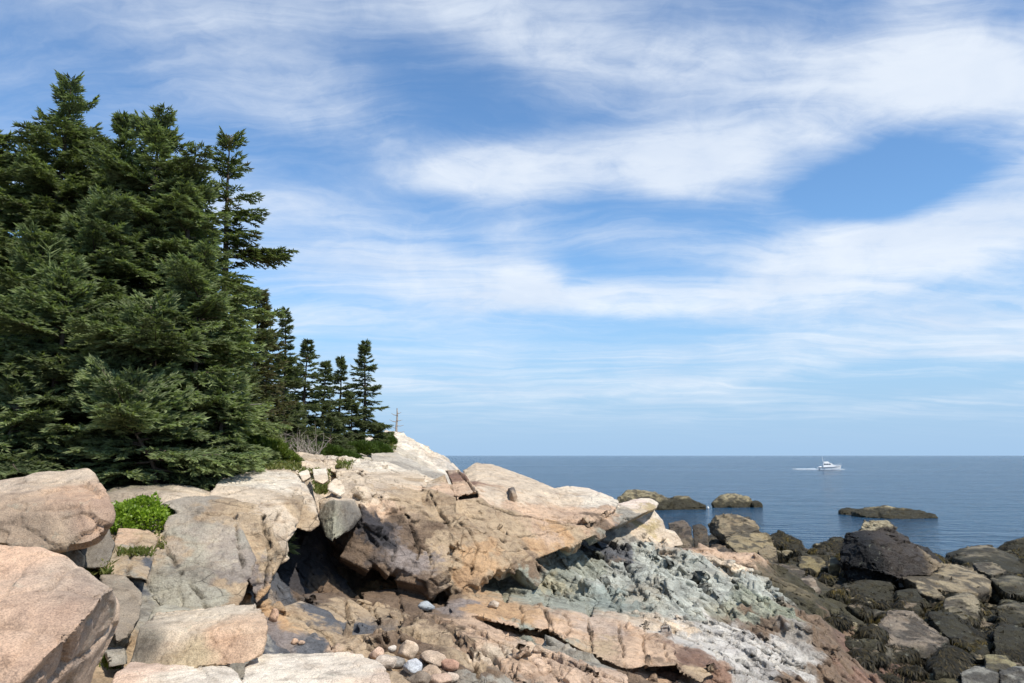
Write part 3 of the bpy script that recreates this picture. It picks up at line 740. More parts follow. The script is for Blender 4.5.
CRACKS = [  # width, depth, polyline in seen spots
    (.014, .05, [(110, 548), (125, 549), (140, 550), (152, 556)]), (.014, .05, [(128, 575), (134, 551), (142, 530)]),
    (.03, .1, [(455, 640), (490, 655), (515, 683)]), (.025, .08, [(545, 656), (560, 683)]), (.025, .08, [(590, 664), (602, 683)]), (.025, .08, [(430, 618), (470, 640), (480, 660)]),
    (.030, .10, [(478, 502), (493, 508), (510, 514), (530, 518), (555, 522), (575, 523), (588, 526), (600, 522), (612, 511)]),
    (.028, .08, [(427, 489), (436, 505), (447, 520), (450, 532)]), (.028, .08, [(443, 475), (450, 486), (458, 499)]), (.03, .09, [(457, 470), (466, 481), (477, 492)]),
    (.025, .07, [(372, 495), (390, 499), (404, 501), (420, 508)]), (.025, .08, [(405, 512), (412, 530), (418, 545), (416, 562)]), (.025, .07, [(386, 538), (398, 546), (394, 562)]),
    (.025, .07, [(415, 545), (428, 550), (431, 578)]), (.03, .09, [(352, 512), (365, 530), (380, 547)]), (.025, .07, [(455, 520), (470, 530), (478, 548), (470, 575)]),
    (.02, .05, [(500, 530), (515, 538), (545, 533), (575, 528)]), (.02, .05, [(497, 545), (512, 552), (530, 548)]), (.022, .06, [(430, 520), (445, 524), (465, 515), (485, 520)]),
    (.022, .06, [(350, 470), (372, 480), (400, 486), (424, 492)]), (.022, .06, [(322, 455), (326, 470), (330, 482)]), (.02, .05, [(380, 465), (400, 474), (425, 480)]), (.02, .05, [(336, 475), (352, 478), (366, 497)]),
    (.02, .06, [(204, 600), (211, 609), (218, 616)]), (.02, .05, [(160, 530), (172, 560), (190, 585), (204, 600)]), (.018, .05, [(184, 510), (200, 512), (225, 514), (262, 512)]),
    (.018, .05, [(236, 516), (237, 545), (246, 575), (256, 600)]), (.018, .04, [(205, 499), (228, 503), (250, 507), (275, 499), (300, 505)]), (.018, .04, [(265, 538), (278, 518), (292, 497), (300, 480)]), (.018, .04, [(225, 495), (250, 487), (290, 490)]),
    (.02, .06, [(262, 515), (266, 540), (272, 560), (266, 590)]),
    (.025, .08, [(545, 608), (548, 618), (551, 634)]), (.025, .08, [(589, 618), (592, 636), (590, 656)]), (.025, .08, [(646, 624), (644, 645), (648, 668)]), (.02, .06, [(520, 605), (523, 616), (521, 630)]), (.02, .06, [(618, 621), (622, 645), (626, 668)]), (.02, .05, [(565, 613), (570, 626), (563, 640)]), (.02, .05, [(668, 636), (664, 650), (670, 664)]),
    (.035, .10, [(680, 618), (715, 623), (745, 634), (775, 650), (800, 674)]), (.03, .09, [(668, 630), (700, 645), (740, 662), (760, 678)]), (.025, .08, [(700, 628), (735, 645), (770, 668)]), (.025, .08, [(730, 626), (765, 640), (790, 658)]),
    (.05, .18, [(580, 545), (596, 556), (615, 566), (640, 572)]), (.05, .18, [(640, 545), (655, 560), (675, 572), (692, 577)]), (.045, .15, [(600, 540), (625, 548), (655, 552), (676, 553)]), (.04, .14, [(603, 578), (612, 596), (620, 614)]),
    (.06, .22, [(694, 574), (706, 590), (722, 604), (734, 620)]), (.04, .14, [(555, 582), (566, 596), (580, 606)]), (.045, .16, [(655, 574), (664, 590), (678, 604), (694, 615)]), (.04, .14, [(735, 578), (748, 592), (764, 600), (775, 615)]),
    (.04, .14, [(538, 560), (545, 580), (560, 600)]), (.04, .12, [(625, 560), (634, 580), (646, 600)]), (.05, .16, [(712, 562), (728, 572), (738, 590)]), (.045, .15, [(765, 584), (778, 600), (792, 612)]),
    (.03, .10, [(300, 600), (330, 606), (352, 622), (372, 650)]), (.03, .10, [(275, 612), (300, 618), (326, 634), (340, 655)]), (.03, .1, [(330, 585), (345, 600), (352, 622)]), (.03, .1, [(372, 600), (376, 620), (386, 645)]),
    (.03, .1, [(395, 588), (402, 610), (396, 640)]), (.03, .10, [(430, 615), (450, 630), (470, 655), (482, 683)]), (.03, .1, [(470, 625), (500, 645), (520, 683)]), (.03, .1, [(500, 640), (540, 655), (590, 668), (625, 683)]),
    (.03, .1, [(790, 620), (815, 640), (840, 662), (860, 683)]), (.03, .1, [(770, 660), (800, 668), (830, 683)]), (.03, .1, [(700, 670), (740, 672), (790, 683)])]
def carve():
    bv = [to_bvh(m) for m in (LEDGE_ME, OUT_ME, GROUND_ME)]
    segs = []
    for wd, dp, pl in CRACKS:
        q = []
        for (x0, y0), (x1, y1) in zip(pl[:-1], pl[1:]):
            n = max(2, int(math.hypot(x1 - x0, y1 - y0) / 2.0))
            for t in np.linspace(0, 1, n, endpoint=False):
                dr = Vector(ray(x0 + (x1 - x0) * t, y0 + (y1 - y0) * t)).normalized(); best = None
                for b_ in bv:
                    loc, nor, i, dd = b_.ray_cast(Vector(CAM), dr)
                    if loc and (best is None or dd < best[1]): best = (loc, dd)
                if best: q.append(best[0][:])
        if len(q) < 3: continue
        q = np.array(q)
        q = q + np.stack([fbm(q * 5, 900 + k, 3) for k in range(3)], 1) * .05
        segs.append((wd, dp, q))
    for me in (LEDGE_ME, OUT_ME, GROUND_ME):
        v = getco(me).astype(float); no = getno(me)
        if me is GROUND_ME: no = no * np.sign(no[:, 2:3] + 1e-9)
        cut = np.zeros(len(v)); crack_tone = np.zeros(len(v))
        for wd, dp, q in segs:
            lo, hi = q.min(0) - .3, q.max(0) + .3
            ii = np.nonzero(((v > lo) & (v < hi)).all(1))[0]
            if not len(ii): continue
            # distance to the polyline, breaking where two spots lie far apart
            best = np.full(len(ii), 9.0)
            for a, b_ in zip(q[:-1], q[1:]):
                if np.linalg.norm(a - b_) > .5: continue
                ab = b_ - a; t = np.clip(((v[ii] - a) @ ab) / (ab @ ab + 1e-9), 0, 1)
                best = np.minimum(best, np.linalg.norm(v[ii] - a - t[:, None] * ab, axis=1))
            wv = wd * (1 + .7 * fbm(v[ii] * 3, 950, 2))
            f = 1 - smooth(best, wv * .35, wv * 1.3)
            cut[ii] = np.maximum(cut[ii], f * dp); crack_tone[ii] = np.maximum(crack_tone[ii], 1 - smooth(best, wv * .3, wv))
        setco(me, v - no * cut[:, None])
        me["_n"] = 1
        CRACK_TONE[me.name] = crack_tone
    global GV
    GV = getco(GROUND_ME)[:-1]
CRACK_TONE = {}  # per mesh: how far the colour is darkened along the carved cracks
carve()

def bvh_of(mes):
    vs, ps, o = [], [], 0
    for me in mes:
        v = getco(me); n = len(me.polygons)
        l = np.empty(len(me.loops), np.int32); me.loops.foreach_get("vertex_index", l)
        l = l.reshape(-1, 4) if len(l) == n * 4 else None
        if l is None: l = [tuple(p.vertices) for p in me.polygons]
        else: l = (l + o).tolist()
        vs += v.tolist(); ps += l; o += len(v)
    return BVHTree.FromPolygons(vs, ps)
BVH = bvh_of([GROUND_ME, LEDGE_ME, OUT_ME])
def hit(px, py):
    d = Vector(ray(px, py)).normalized()
    loc, nor, i, dist = BVH.ray_cast(Vector(CAM), d)
    return loc, nor
def drop(x, y, ztop=12):
    loc, nor, i, dist = BVH.ray_cast(Vector((x, y, ztop)), Vector((0, 0, -1)))
    return (loc, nor) if loc else (Vector((x, y, 0)), Vector((0, 0, 1)))

# rock colours and the cave's shade noted on the spots where the photograph shows them
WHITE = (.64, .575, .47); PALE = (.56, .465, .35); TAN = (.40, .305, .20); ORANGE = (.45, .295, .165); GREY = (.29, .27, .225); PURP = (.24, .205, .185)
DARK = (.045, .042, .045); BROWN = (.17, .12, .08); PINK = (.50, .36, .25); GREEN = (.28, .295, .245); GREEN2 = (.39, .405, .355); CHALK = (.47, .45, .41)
RUST = (.20, .125, .09); OLIVE = (.05, .045, .025); YEL = (.42, .34, .19); SLATE = (.10, .105, .115)
SPOTS = [(120, 560, TAN), (140, 565, (.36, .29, .21)), (115, 552, (.37, .31, .22)), (148, 550, (.36, .3, .23)), (150, 540, TAN), (130, 550, TAN), (125, 535, PINK), (170, 580, (.36, .34, .27)), (200, 600, (.36, .34, .27)), (190, 545, (.36, .33, .26)), (230, 590, TAN), (240, 600, TAN), (215, 505, TAN), (180, 505, (.34, .30, .24)), (215, 545, (.40, .35, .28)), (228, 560, (.27, .235, .20)), (225, 545, (.28, .245, .21)),
         (245, 545, GREY), (258, 540, TAN), (265, 560, TAN), (250, 580, PURP), (270, 480, WHITE), (240, 480, WHITE), (230, 495, PALE), (285, 490, WHITE), (285, 530, PALE), (270, 515, PALE), (305, 500, PALE), (308, 522, TAN),
         (300, 575, DARK), (275, 575, DARK), (330, 565, DARK), (285, 590, SLATE), (320, 590, BROWN), (355, 585, BROWN), (300, 600, BROWN), (330, 615, SLATE), (300, 620, TAN), (260, 630, PURP), (280, 650, SLATE), (305, 655, SLATE), (340, 640, TAN), (345, 620, TAN), (275, 615, ORANGE), (330, 655, PINK),  # DARK spots here put the cave's shadow into the rock colour
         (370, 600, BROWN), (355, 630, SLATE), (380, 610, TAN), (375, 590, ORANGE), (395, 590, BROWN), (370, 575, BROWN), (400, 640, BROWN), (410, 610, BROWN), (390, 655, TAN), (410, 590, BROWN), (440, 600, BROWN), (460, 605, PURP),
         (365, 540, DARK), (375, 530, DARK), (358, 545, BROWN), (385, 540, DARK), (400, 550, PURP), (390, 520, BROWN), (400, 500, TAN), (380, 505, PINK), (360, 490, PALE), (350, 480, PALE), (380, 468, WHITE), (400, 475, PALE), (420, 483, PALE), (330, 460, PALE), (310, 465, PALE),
         (415, 555, PURP), (430, 560, PURP), (425, 535, BROWN), (440, 540, TAN), (435, 500, TAN), (450, 490, PINK), (470, 485, PINK), (440, 480, TAN), (460, 480, RUST), (410, 460, (.48, .44, .37)), (390, 455, (.46, .41, .33)), (420, 452, WHITE), (380, 450, (.5, .45, .36)), (430, 474, (.34, .31, .26)), (435, 515, TAN), (465, 530, TAN), (450, 570, TAN), (470, 560, ORANGE), (490, 560, ORANGE), (480, 520, TAN), (510, 530, TAN), (540, 535, PINK), (560, 530, ORANGE),
         (480, 475, PALE), (510, 480, PALE), (500, 495, PALE), (540, 495, PALE), (530, 510, PINK), (570, 500, PALE), (590, 500, WHITE), (600, 515, PINK), (575, 515, PINK), (640, 502, (.62, .52, .44)), (652, 502, WHITE), (625, 515, GREY), (610, 525, BROWN),
         (650, 530, YEL), (645, 540, PALE), (672, 542, PALE), (560, 575, GREEN), (540, 585, (.33, .31, .22)), (520, 555, TAN), (545, 545, ORANGE), (575, 534, TAN), (500, 565, TAN), (525, 563, BROWN), (505, 592, (.27, .26, .19)), (520, 590, GREEN), (600, 550, SLATE), (580, 560, GREEN), (600, 580, GREEN2), (620, 600, (.24, .27, .24)), (560, 600, GREEN), (640, 570, GREEN2), (660, 560, GREEN2), (700, 560, GREEN2), (690, 580, GREEN2), (720, 590, GREEN2), (640, 600, (.33, .31, .25)), (670, 600, GREEN2), (720, 565, PALE), (700, 550, PINK),
         (750, 585, GREEN2), (770, 600, (.33, .36, .28)), (750, 610, (.30, .31, .24)), (790, 610, (.26, .28, .21)), (760, 625, BROWN), (700, 625, CHALK), (740, 640, CHALK), (770, 650, CHALK), (700, 640, CHALK), (680, 625, PALE), (740, 665, CHALK), (790, 660, CHALK), (800, 640, (.3, .28, .25)), (810, 620, BROWN), (825, 640, BROWN), (840, 660, BROWN), (800, 680, BROWN), (860, 680, RUST), (830, 680, BROWN), (880, 665, RUST),
         (480, 607, ORANGE), (520, 615, ORANGE), (560, 625, PINK), (600, 630, (.46, .36, .28)), (620, 650, PINK), (600, 645, TAN), (640, 640, PINK), (660, 650, PINK), (690, 660, RUST), (700, 675, TAN), (670, 675, BROWN), (640, 680, BROWN), (540, 645, GREEN), (530, 640, GREEN), (570, 655, GREY), (600, 670, (.5, .37, .27)), (560, 670, (.5, .37, .27)), (520, 665, PINK), (500, 650, PALE), (480, 640, PINK), (460, 625, PINK), (500, 630, PINK), (470, 670, BROWN), (455, 650, TAN), (440, 620, BROWN), (490, 680, GREY), (430, 640, TAN),
         (400, 445, WHITE), (430, 455, PALE), (450, 465, (.5, .46, .4)), (700, 530, BROWN), (780, 560, OLIVE), (800, 600, OLIVE), (850, 620, OLIVE), (900, 625, OLIVE), (950, 640, OLIVE), (1000, 600, OLIVE), (1000, 660, OLIVE), (900, 660, BROWN), (940, 683, RUST), (1000, 560, TAN), (985, 575, TAN), (860, 640, BROWN), (830, 600, OLIVE), (780, 580, (.12, .10, .06)),
         (120, 600, GREY), (110, 650, TAN), (135, 590, SLATE), (100, 560, GREY), (230, 650, GREY)]
_sp, _sc = [], []
for px, py, c in SPOTS:
    loc, nor = hit(px, py)
    if loc: _sp.append(loc[:]); _sc.append(c)
_sp = np.array(_sp, f32); _sc = np.array(_sc, f32)
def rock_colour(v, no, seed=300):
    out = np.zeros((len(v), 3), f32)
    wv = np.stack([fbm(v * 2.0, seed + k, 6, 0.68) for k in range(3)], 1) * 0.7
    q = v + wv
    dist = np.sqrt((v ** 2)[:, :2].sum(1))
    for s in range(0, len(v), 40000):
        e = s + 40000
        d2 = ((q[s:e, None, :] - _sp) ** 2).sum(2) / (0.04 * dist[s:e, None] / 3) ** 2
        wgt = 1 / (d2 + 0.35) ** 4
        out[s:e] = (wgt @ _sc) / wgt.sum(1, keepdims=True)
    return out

def finish_rock():
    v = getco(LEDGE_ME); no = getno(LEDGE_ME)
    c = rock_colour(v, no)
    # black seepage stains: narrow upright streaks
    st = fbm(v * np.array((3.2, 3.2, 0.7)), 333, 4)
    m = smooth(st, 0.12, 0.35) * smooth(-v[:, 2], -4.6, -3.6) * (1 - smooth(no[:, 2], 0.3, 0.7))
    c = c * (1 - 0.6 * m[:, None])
    c = c * (1 - .75 * CRACK_TONE[LEDGE_ME.name][:, None])
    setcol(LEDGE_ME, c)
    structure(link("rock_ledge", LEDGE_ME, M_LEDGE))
    v = getco(OUT_ME); c = rock_colour(v, None)
    # single blocks differ a little in tint
    f1_, f2_, vec_, rr_ = voro((v @ BED) / np.array((.35, .4, .18)), 460)
    c = c * (0.78 + 0.44 * rr_[:, :1])
    c = c * (1 - .7 * CRACK_TONE[OUT_ME.name][:, None])
    setcol(OUT_ME, c)
    structure(link("rock_outcrop", OUT_ME, M_LEDGE))
    v = getco(GROUND_ME); no = getno(GROUND_ME)
    c = rock_colour(v, no)
    f1_, f2_, vec_, rr_ = voro((v @ BED) / np.array((.5, .45, .22)), 461)
    c = c * (0.80 + 0.38 * rr_[:, :1]) * (1 - .7 * CRACK_TONE[GROUND_ME.name][:, None])
    soil = np.append(GSOIL, 0)[:, None]
    n1 = fbm(v * 3.1, 350, 4)[:, None]
    soilc = np.where(n1 > 0.1, np.array((.055, .06, .022)), np.array((.075, .052, .035)))
    c = c * (1 - soil) + soilc * soil
    # splash zone and weed line
    wl = v[:, 2] + fbm(v * 1.3, 360, 4) * 0.5
    right = smooth(v[:, 0], 3.5, 6.0)
    wz = (1 - smooth(wl, 0.7, 1.25)) * np.maximum(right, smooth(v[:, 1], 24, 30))
    c = c * (1 - 0.8 * wz[:, None]) + np.array((.035, .03, .016)) * 0.8 * wz[:, None]
    setcol(GROUND_ME, c)
    structure(link("ground", GROUND_ME, M_LEDGE))
finish_rock()
# ------------------------------------------------------------------ loose rocks
def rock_obj(name, hulls, vox, amp, mat, colf, seed, rel=3, sc1=(0.5, 0.5, 0.4), fine=1.0, fk=.3):
    me = remesh(hull_mesh(hulls), vox)
    relax(me, rel, 0.6)
    v = getco(me); no = getno(me)
    s = np.array(sc1)
    d = fracture(v, s, UPR, seed, amp, 0.7, 0.35, 0.18, 0.3)
    d += fracture(v, s * 0.36, BED, seed + 7, amp * 0.35, 0.8, 0.5, 0.15, 0.2) * fine
    d += fbm(v * (1.0 / s.mean()), seed + 20, 4) * amp * 0.9 + fbm(v * 12, seed + 25, 3) * 0.006
    v = v + no * d[:, None]
    sz = np.ptp(v, axis=0).mean(); setco(me, v)
    v = facet(v, getno(me), (sz * .30, sz * .28, sz * .22), UPR, seed + 51, (0 if name == 'granite_boulder' else fk) * .75, sz * .04); setco(me, v)
    if fk > .7: v = facet(v, getno(me), (sz * .13, sz * .13, sz * .09), BED, seed + 57, .6, sz * .012, .05)
    # origin at the foot of the rock
    c = v.mean(0); c[2] = v[:, 2].min()
    setco(me, v); setcol(me, colf(v, getno(me)))
    setco(me, v - c)
    return link(name, me, mat, loc=c.tolist())

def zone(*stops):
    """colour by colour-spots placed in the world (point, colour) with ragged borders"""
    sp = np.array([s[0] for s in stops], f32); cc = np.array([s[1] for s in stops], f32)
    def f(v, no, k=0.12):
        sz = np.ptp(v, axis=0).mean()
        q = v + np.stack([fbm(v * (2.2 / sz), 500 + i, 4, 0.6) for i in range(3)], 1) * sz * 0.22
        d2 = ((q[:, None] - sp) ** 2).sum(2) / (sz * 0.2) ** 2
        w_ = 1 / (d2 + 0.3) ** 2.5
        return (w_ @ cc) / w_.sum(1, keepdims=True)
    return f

def at(px, py, Y, c): return (P(px, py, Y), c)

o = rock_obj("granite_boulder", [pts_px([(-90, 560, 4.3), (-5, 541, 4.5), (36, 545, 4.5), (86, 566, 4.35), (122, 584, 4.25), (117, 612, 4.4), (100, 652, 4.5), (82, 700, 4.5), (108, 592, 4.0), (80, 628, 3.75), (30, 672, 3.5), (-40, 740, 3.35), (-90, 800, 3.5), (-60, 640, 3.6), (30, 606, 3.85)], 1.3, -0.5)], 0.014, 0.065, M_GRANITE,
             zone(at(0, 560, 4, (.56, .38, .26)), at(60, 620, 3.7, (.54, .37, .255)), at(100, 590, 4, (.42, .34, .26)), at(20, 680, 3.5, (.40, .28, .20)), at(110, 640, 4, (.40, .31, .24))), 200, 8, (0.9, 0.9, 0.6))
tag(o, "large smooth pink granite boulder filling the bottom left corner", "boulder")
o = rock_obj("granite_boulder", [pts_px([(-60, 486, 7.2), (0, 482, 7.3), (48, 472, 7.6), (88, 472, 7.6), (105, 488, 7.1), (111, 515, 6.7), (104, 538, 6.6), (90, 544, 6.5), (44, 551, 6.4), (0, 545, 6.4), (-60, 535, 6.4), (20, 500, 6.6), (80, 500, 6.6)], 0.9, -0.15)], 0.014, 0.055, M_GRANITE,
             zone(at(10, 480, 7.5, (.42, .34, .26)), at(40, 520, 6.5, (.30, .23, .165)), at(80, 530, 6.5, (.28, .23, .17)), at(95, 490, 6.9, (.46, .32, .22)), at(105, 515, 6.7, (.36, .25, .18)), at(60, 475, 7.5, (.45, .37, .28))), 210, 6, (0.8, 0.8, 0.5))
tag(o, "tan rounded boulder resting above the pink corner boulder, beside the bright green bush", "boulder")
o = rock_obj("granite_block", [pts_px([(127, 668, 5.5), (141, 627, 5.75), (197, 631, 5.6), (268, 616, 5.8), (268, 628, 5.6), (262, 655, 5.5), (246, 664, 5.4), (180, 672, 5.4)], 0.55, 0.02), pts_px([(145, 622, 6.2), (262, 614, 6.3), (266, 640, 5.9), (150, 650, 5.9)], .3, 0)], 0.011, 0.025, M_GRANITE,
             zone(at(170, 640, 5.6, (.50, .42, .32)), at(220, 645, 5.5, (.50, .34, .23)), at(250, 625, 5.6, (.50, .37, .26)), at(135, 650, 5.6, (.20, .18, .14)), at(200, 625, 5.9, (.52, .45, .35)), at(180, 665, 5.4, (.42, .34, .22))), 220, 2, (0.5, 0.5, 0.3))  # dark spot at the left end paints the shade of that face
tag(o, "angular cream and peach block with a straight top edge lying behind the pale foreground slab", "rock")
o = rock_obj("flat_rock", [pts_px([(141, 632, 6.3), (150, 616, 6.6), (160, 612, 6.7), (186, 616, 6.7), (212, 626, 6.4), (200, 640, 6.2)], 0.4, 0)], 0.012, 0.02, M_GRANITE,
             zone(at(160, 615, 6.6, (.36, .34, .27)), at(200, 625, 6.4, (.34, .33, .24))), 224, 3, (0.5, 0.5, 0.3))
tag(o, "thin grey green slab tucked between the grey ledge and the cream block", "rock")
o = rock_obj("granite_slab", [pts_px([(242, 664, 5.5), (330, 659, 5.6), (374, 661, 5.6), (392, 672, 5.3), (400, 720, 4.9), (250, 740, 4.8), (240, 690, 5.0)], 0.35, -0.01, 0.99)], 0.011, 0.02, M_GRANITE,
             zone(at(280, 670, 5.3, (.66, .60, .50)), at(340, 665, 5.4, (.62, .55, .45)), at(390, 680, 5.1, (.55, .44, .34))), 230, 3, (0.6, 0.6, 0.3))
tag(o, "pale cream slab along the bottom edge, right of the crack and beside the beach cobbles", "rock")
o = rock_obj("granite_slab", [pts_px([(104, 690, 5.0), (116, 672, 5.2), (150, 667, 5.35), (222, 664, 5.45), (238, 672, 5.3), (246, 690, 5.0), (246, 740, 4.8), (104, 740, 4.8)], 0.4, -0.01, 0.99)], 0.011, 0.02, M_GRANITE,
             zone(at(130, 672, 5.2, (.55, .42, .33)), at(200, 672, 5.2, (.66, .60, .50)), at(160, 690, 5.0, (.6, .52, .42))), 233, 3, (0.6, 0.6, 0.3))
tag(o, "pale cream slab along the bottom edge, left of the crack and below the cream block", "rock")
# pile between the two boulders and the ledge
for k, (outl, lab, c) in enumerate([
    ([(60, 548, 7.3), (72, 542, 7.4), (84, 556, 7.2), (82, 566, 7.1), (62, 564, 7.0)], "small tan rock wedged under the rounded boulder, leftmost of the three there", TAN),
    ([(80, 540, 7.7), (108, 528, 7.9), (114, 545, 7.7), (104, 566, 7.4), (84, 566, 7.4)], "grey brown rock in shade between the rounded boulder and the green bush", (.2, .18, .15)),
    ([(70, 535, 8.0), (90, 535, 8.0), (88, 548, 7.8), (72, 552, 7.8)], "dark rock deep in the gap behind the rounded boulder", (.14, .12, .1)),
    ([(106, 577, 7.0), (126, 577, 7.1), (140, 592, 6.8), (136, 618, 6.4), (124, 636, 6.1), (112, 640, 6.0), (108, 600, 6.5)], "upright grey brown rock standing between the pink boulder and the grey slab", (.26, .22, .17)),
    ([(106, 652, 5.9), (124, 650, 6.0), (126, 664, 5.8), (108, 668, 5.7)], "little grey stone between the pink boulder and the cream block", GREY)]):
    o = rock_obj("wedged_rock", [pts_px(outl, 0.6, -0.12, 1.13)], 0.011, 0.022, M_GRANITE, zone(at(*outl[0], c), at(*outl[2], tuple(x * 0.9 for x in c))), 240 + 5 * k, 2, (0.35, 0.35, 0.25))
    tag(o, lab, "rock")
# two-faced hanging block and the cobbles above it
o = rock_obj("hanging_block", [pts_px([(318, 502, 12.0), (331, 494, 12.3), (336, 500, 11.4), (333, 543, 11.0), (325, 538, 11.2), (319, 520, 11.5)], 0.9, 0), pts_px([(334, 496, 12.2), (356, 500, 12.1), (362, 517, 11.9), (353, 528, 11.7), (336, 540, 11.1), (336, 502, 11.4)], 0.9, 0)], 0.018, 0.02, M_LEDGE,
             zone(at(326, 505, 11.5, (.24, .22, .17)), at(331, 530, 11, (.36, .35, .26)), at(350, 515, 11.7, (.17, .155, .13)), at(335, 497, 12, PALE)), 260, 2, (0.5, 0.5, 0.3), 0.6)
tag(o, "grey two faced block hanging over the dark cave mouth, widest at the top", "rock")
for k, (outl, lab) in enumerate([
    ([(298, 473, 12.3), (308, 469, 12.6), (311, 477, 12.2), (303, 481, 12.0)], "small white stone below the lime green junipers, left of the square white one"),
    ([(312, 469, 12.6), (326, 467, 12.8), (329, 480, 12.2), (323, 484, 12.0), (314, 480, 12.1)], "square white stone on the ledge top above the hanging block"),
    ([(328, 485, 12.3), (335, 478, 12.5), (342, 481, 12.4), (346, 492, 12.1), (340, 496, 11.9), (327, 489, 12.1)], "pale cream stone sitting directly on the hanging block")]):
    o = rock_obj("white_stone", [pts_px(outl, 0.3, -0.05)], 0.012, 0.012, M_GRANITE, zone(at(*outl[0], WHITE), at(*outl[2], PALE)), 270 + 5 * k, 2, (0.3, 0.3, 0.2))
    tag(o, lab, "stone")
o = rock_obj("perched_block", [pts_px([(508, 488, 16.0), (514, 487, 16.0), (518, 497, 15.6), (515, 503, 15.5), (509, 501, 15.5), (512, 492, 15.4)], 0.25, 0)], 0.015, 0.006, M_LEDGE, zone(at(509, 495, 15.8, (.16, .14, .12)), at(516, 497, 15.6, (.36, .28, .2))), 281, 1, (0.3, 0.3, 0.2))  # left side coloured darker to carry the shade on that face
tag(o, "small dark cube of rock standing proud on the peach coloured ledge", "rock")

# cobbles in the gully
PEB = [(392, 650, 5, 4, (.62, .57, .5), "tiny white cobble between the cream slab and the tan angular cobble", .5), (407, 652, 11, 11, (.52, .42, .32), "angular tan cobble, tallest of the group in the gully", 1),
       (412, 669, 10, 8, (.52, .55, .58), "bluish white rounded cobble in front of the tan ones", .8), (431, 662, 15, 9, (.46, .36, .27), "largest tan cobble of the gully group", .8),
       (450, 666, 9, 7, (.50, .31, .22), "smooth salmon pink cobble at the right end of the group", .8), (432, 673, 11, 7, (.44, .34, .25), "brownish tan cobble below the largest tan one", .8),
       (418, 681, 12, 8, (.22, .18, .14), "dark brown cobble on the bottom edge beside the pale slab", .8), (441, 681, 13, 6, (.50, .37, .28), "pinkish tan cobble on the bottom edge between the brown and the pale one", .8),
       (452, 679, 7, 6, (.55, .46, .37), "small pale cobble under the salmon pink one", .8), (421, 662, 4, 4, (.16, .13, .11), "small dark cobble left of the largest tan one", .8),
       (384, 664, 12, 7, (.58, .50, .41), "pale flat cobble leaning on the end of the cream slab", .8), (396, 664, 10, 6, (.30, .28, .25), "grey flat cobble half hidden behind the bluish white one", .8), (376, 655, 8, 7, (.50, .36, .27), "pink cobble against the banded rock, left of the tiny white one", .8),
       (426, 608, 9, 5, (.33, .36, .38), "blue grey oval cobble lying alone on the brown ledge", .8), (273, 617, 6, 8, (.48, .32, .22), "orange rock lump in the shade beside the grey slab", 1), (294, 643, 4, 4, (.5, .34, .23), "peach pebble on the slate floor, left of two", .9), (301, 644, 4, 3, (.5, .36, .26), "peach pebble on the slate floor, right of two", .9),
       (494, 606, 6, 4, (.5, .42, .33), "small cream stone at the shadow edge under the ledge", .8)]
for k, (px, py, rx, ry, c, lab, hgt) in enumerate(PEB):
    loc, nor = hit(px, py + ry * 0.6)
    s = loc.y / FPX
    r = np.random.default_rng(900 + k)
    n = 26 if rx != 11 else 12
    u = r.normal(size=(n, 3)); u /= np.linalg.norm(u, axis=1)[:, None]
    u *= (1 + r.uniform(-.12, .12, (n, 1)))
    a = u * np.array((rx * s, rx * s * 0.85, ry * s)) + np.array(loc) + np.array((0, 0.02, ry * s * 0.75))
    o = rock_obj("cobble", [a], max(0.007, rx * s / 14), rx * s * 0.10, M_GRANITE, (lambda c_: (lambda v, no: np.tile(np.array(c_, f32), (len(v), 1)) * (1 + 0.15 * fbm(v * 9, 77, 3))[:, None]))(c), 600 + k * 3, 6, (rx * s * 2.4,) * 3, 0.3, .15)
    tag(o, lab, "stone", "cobbles lying in the gully")

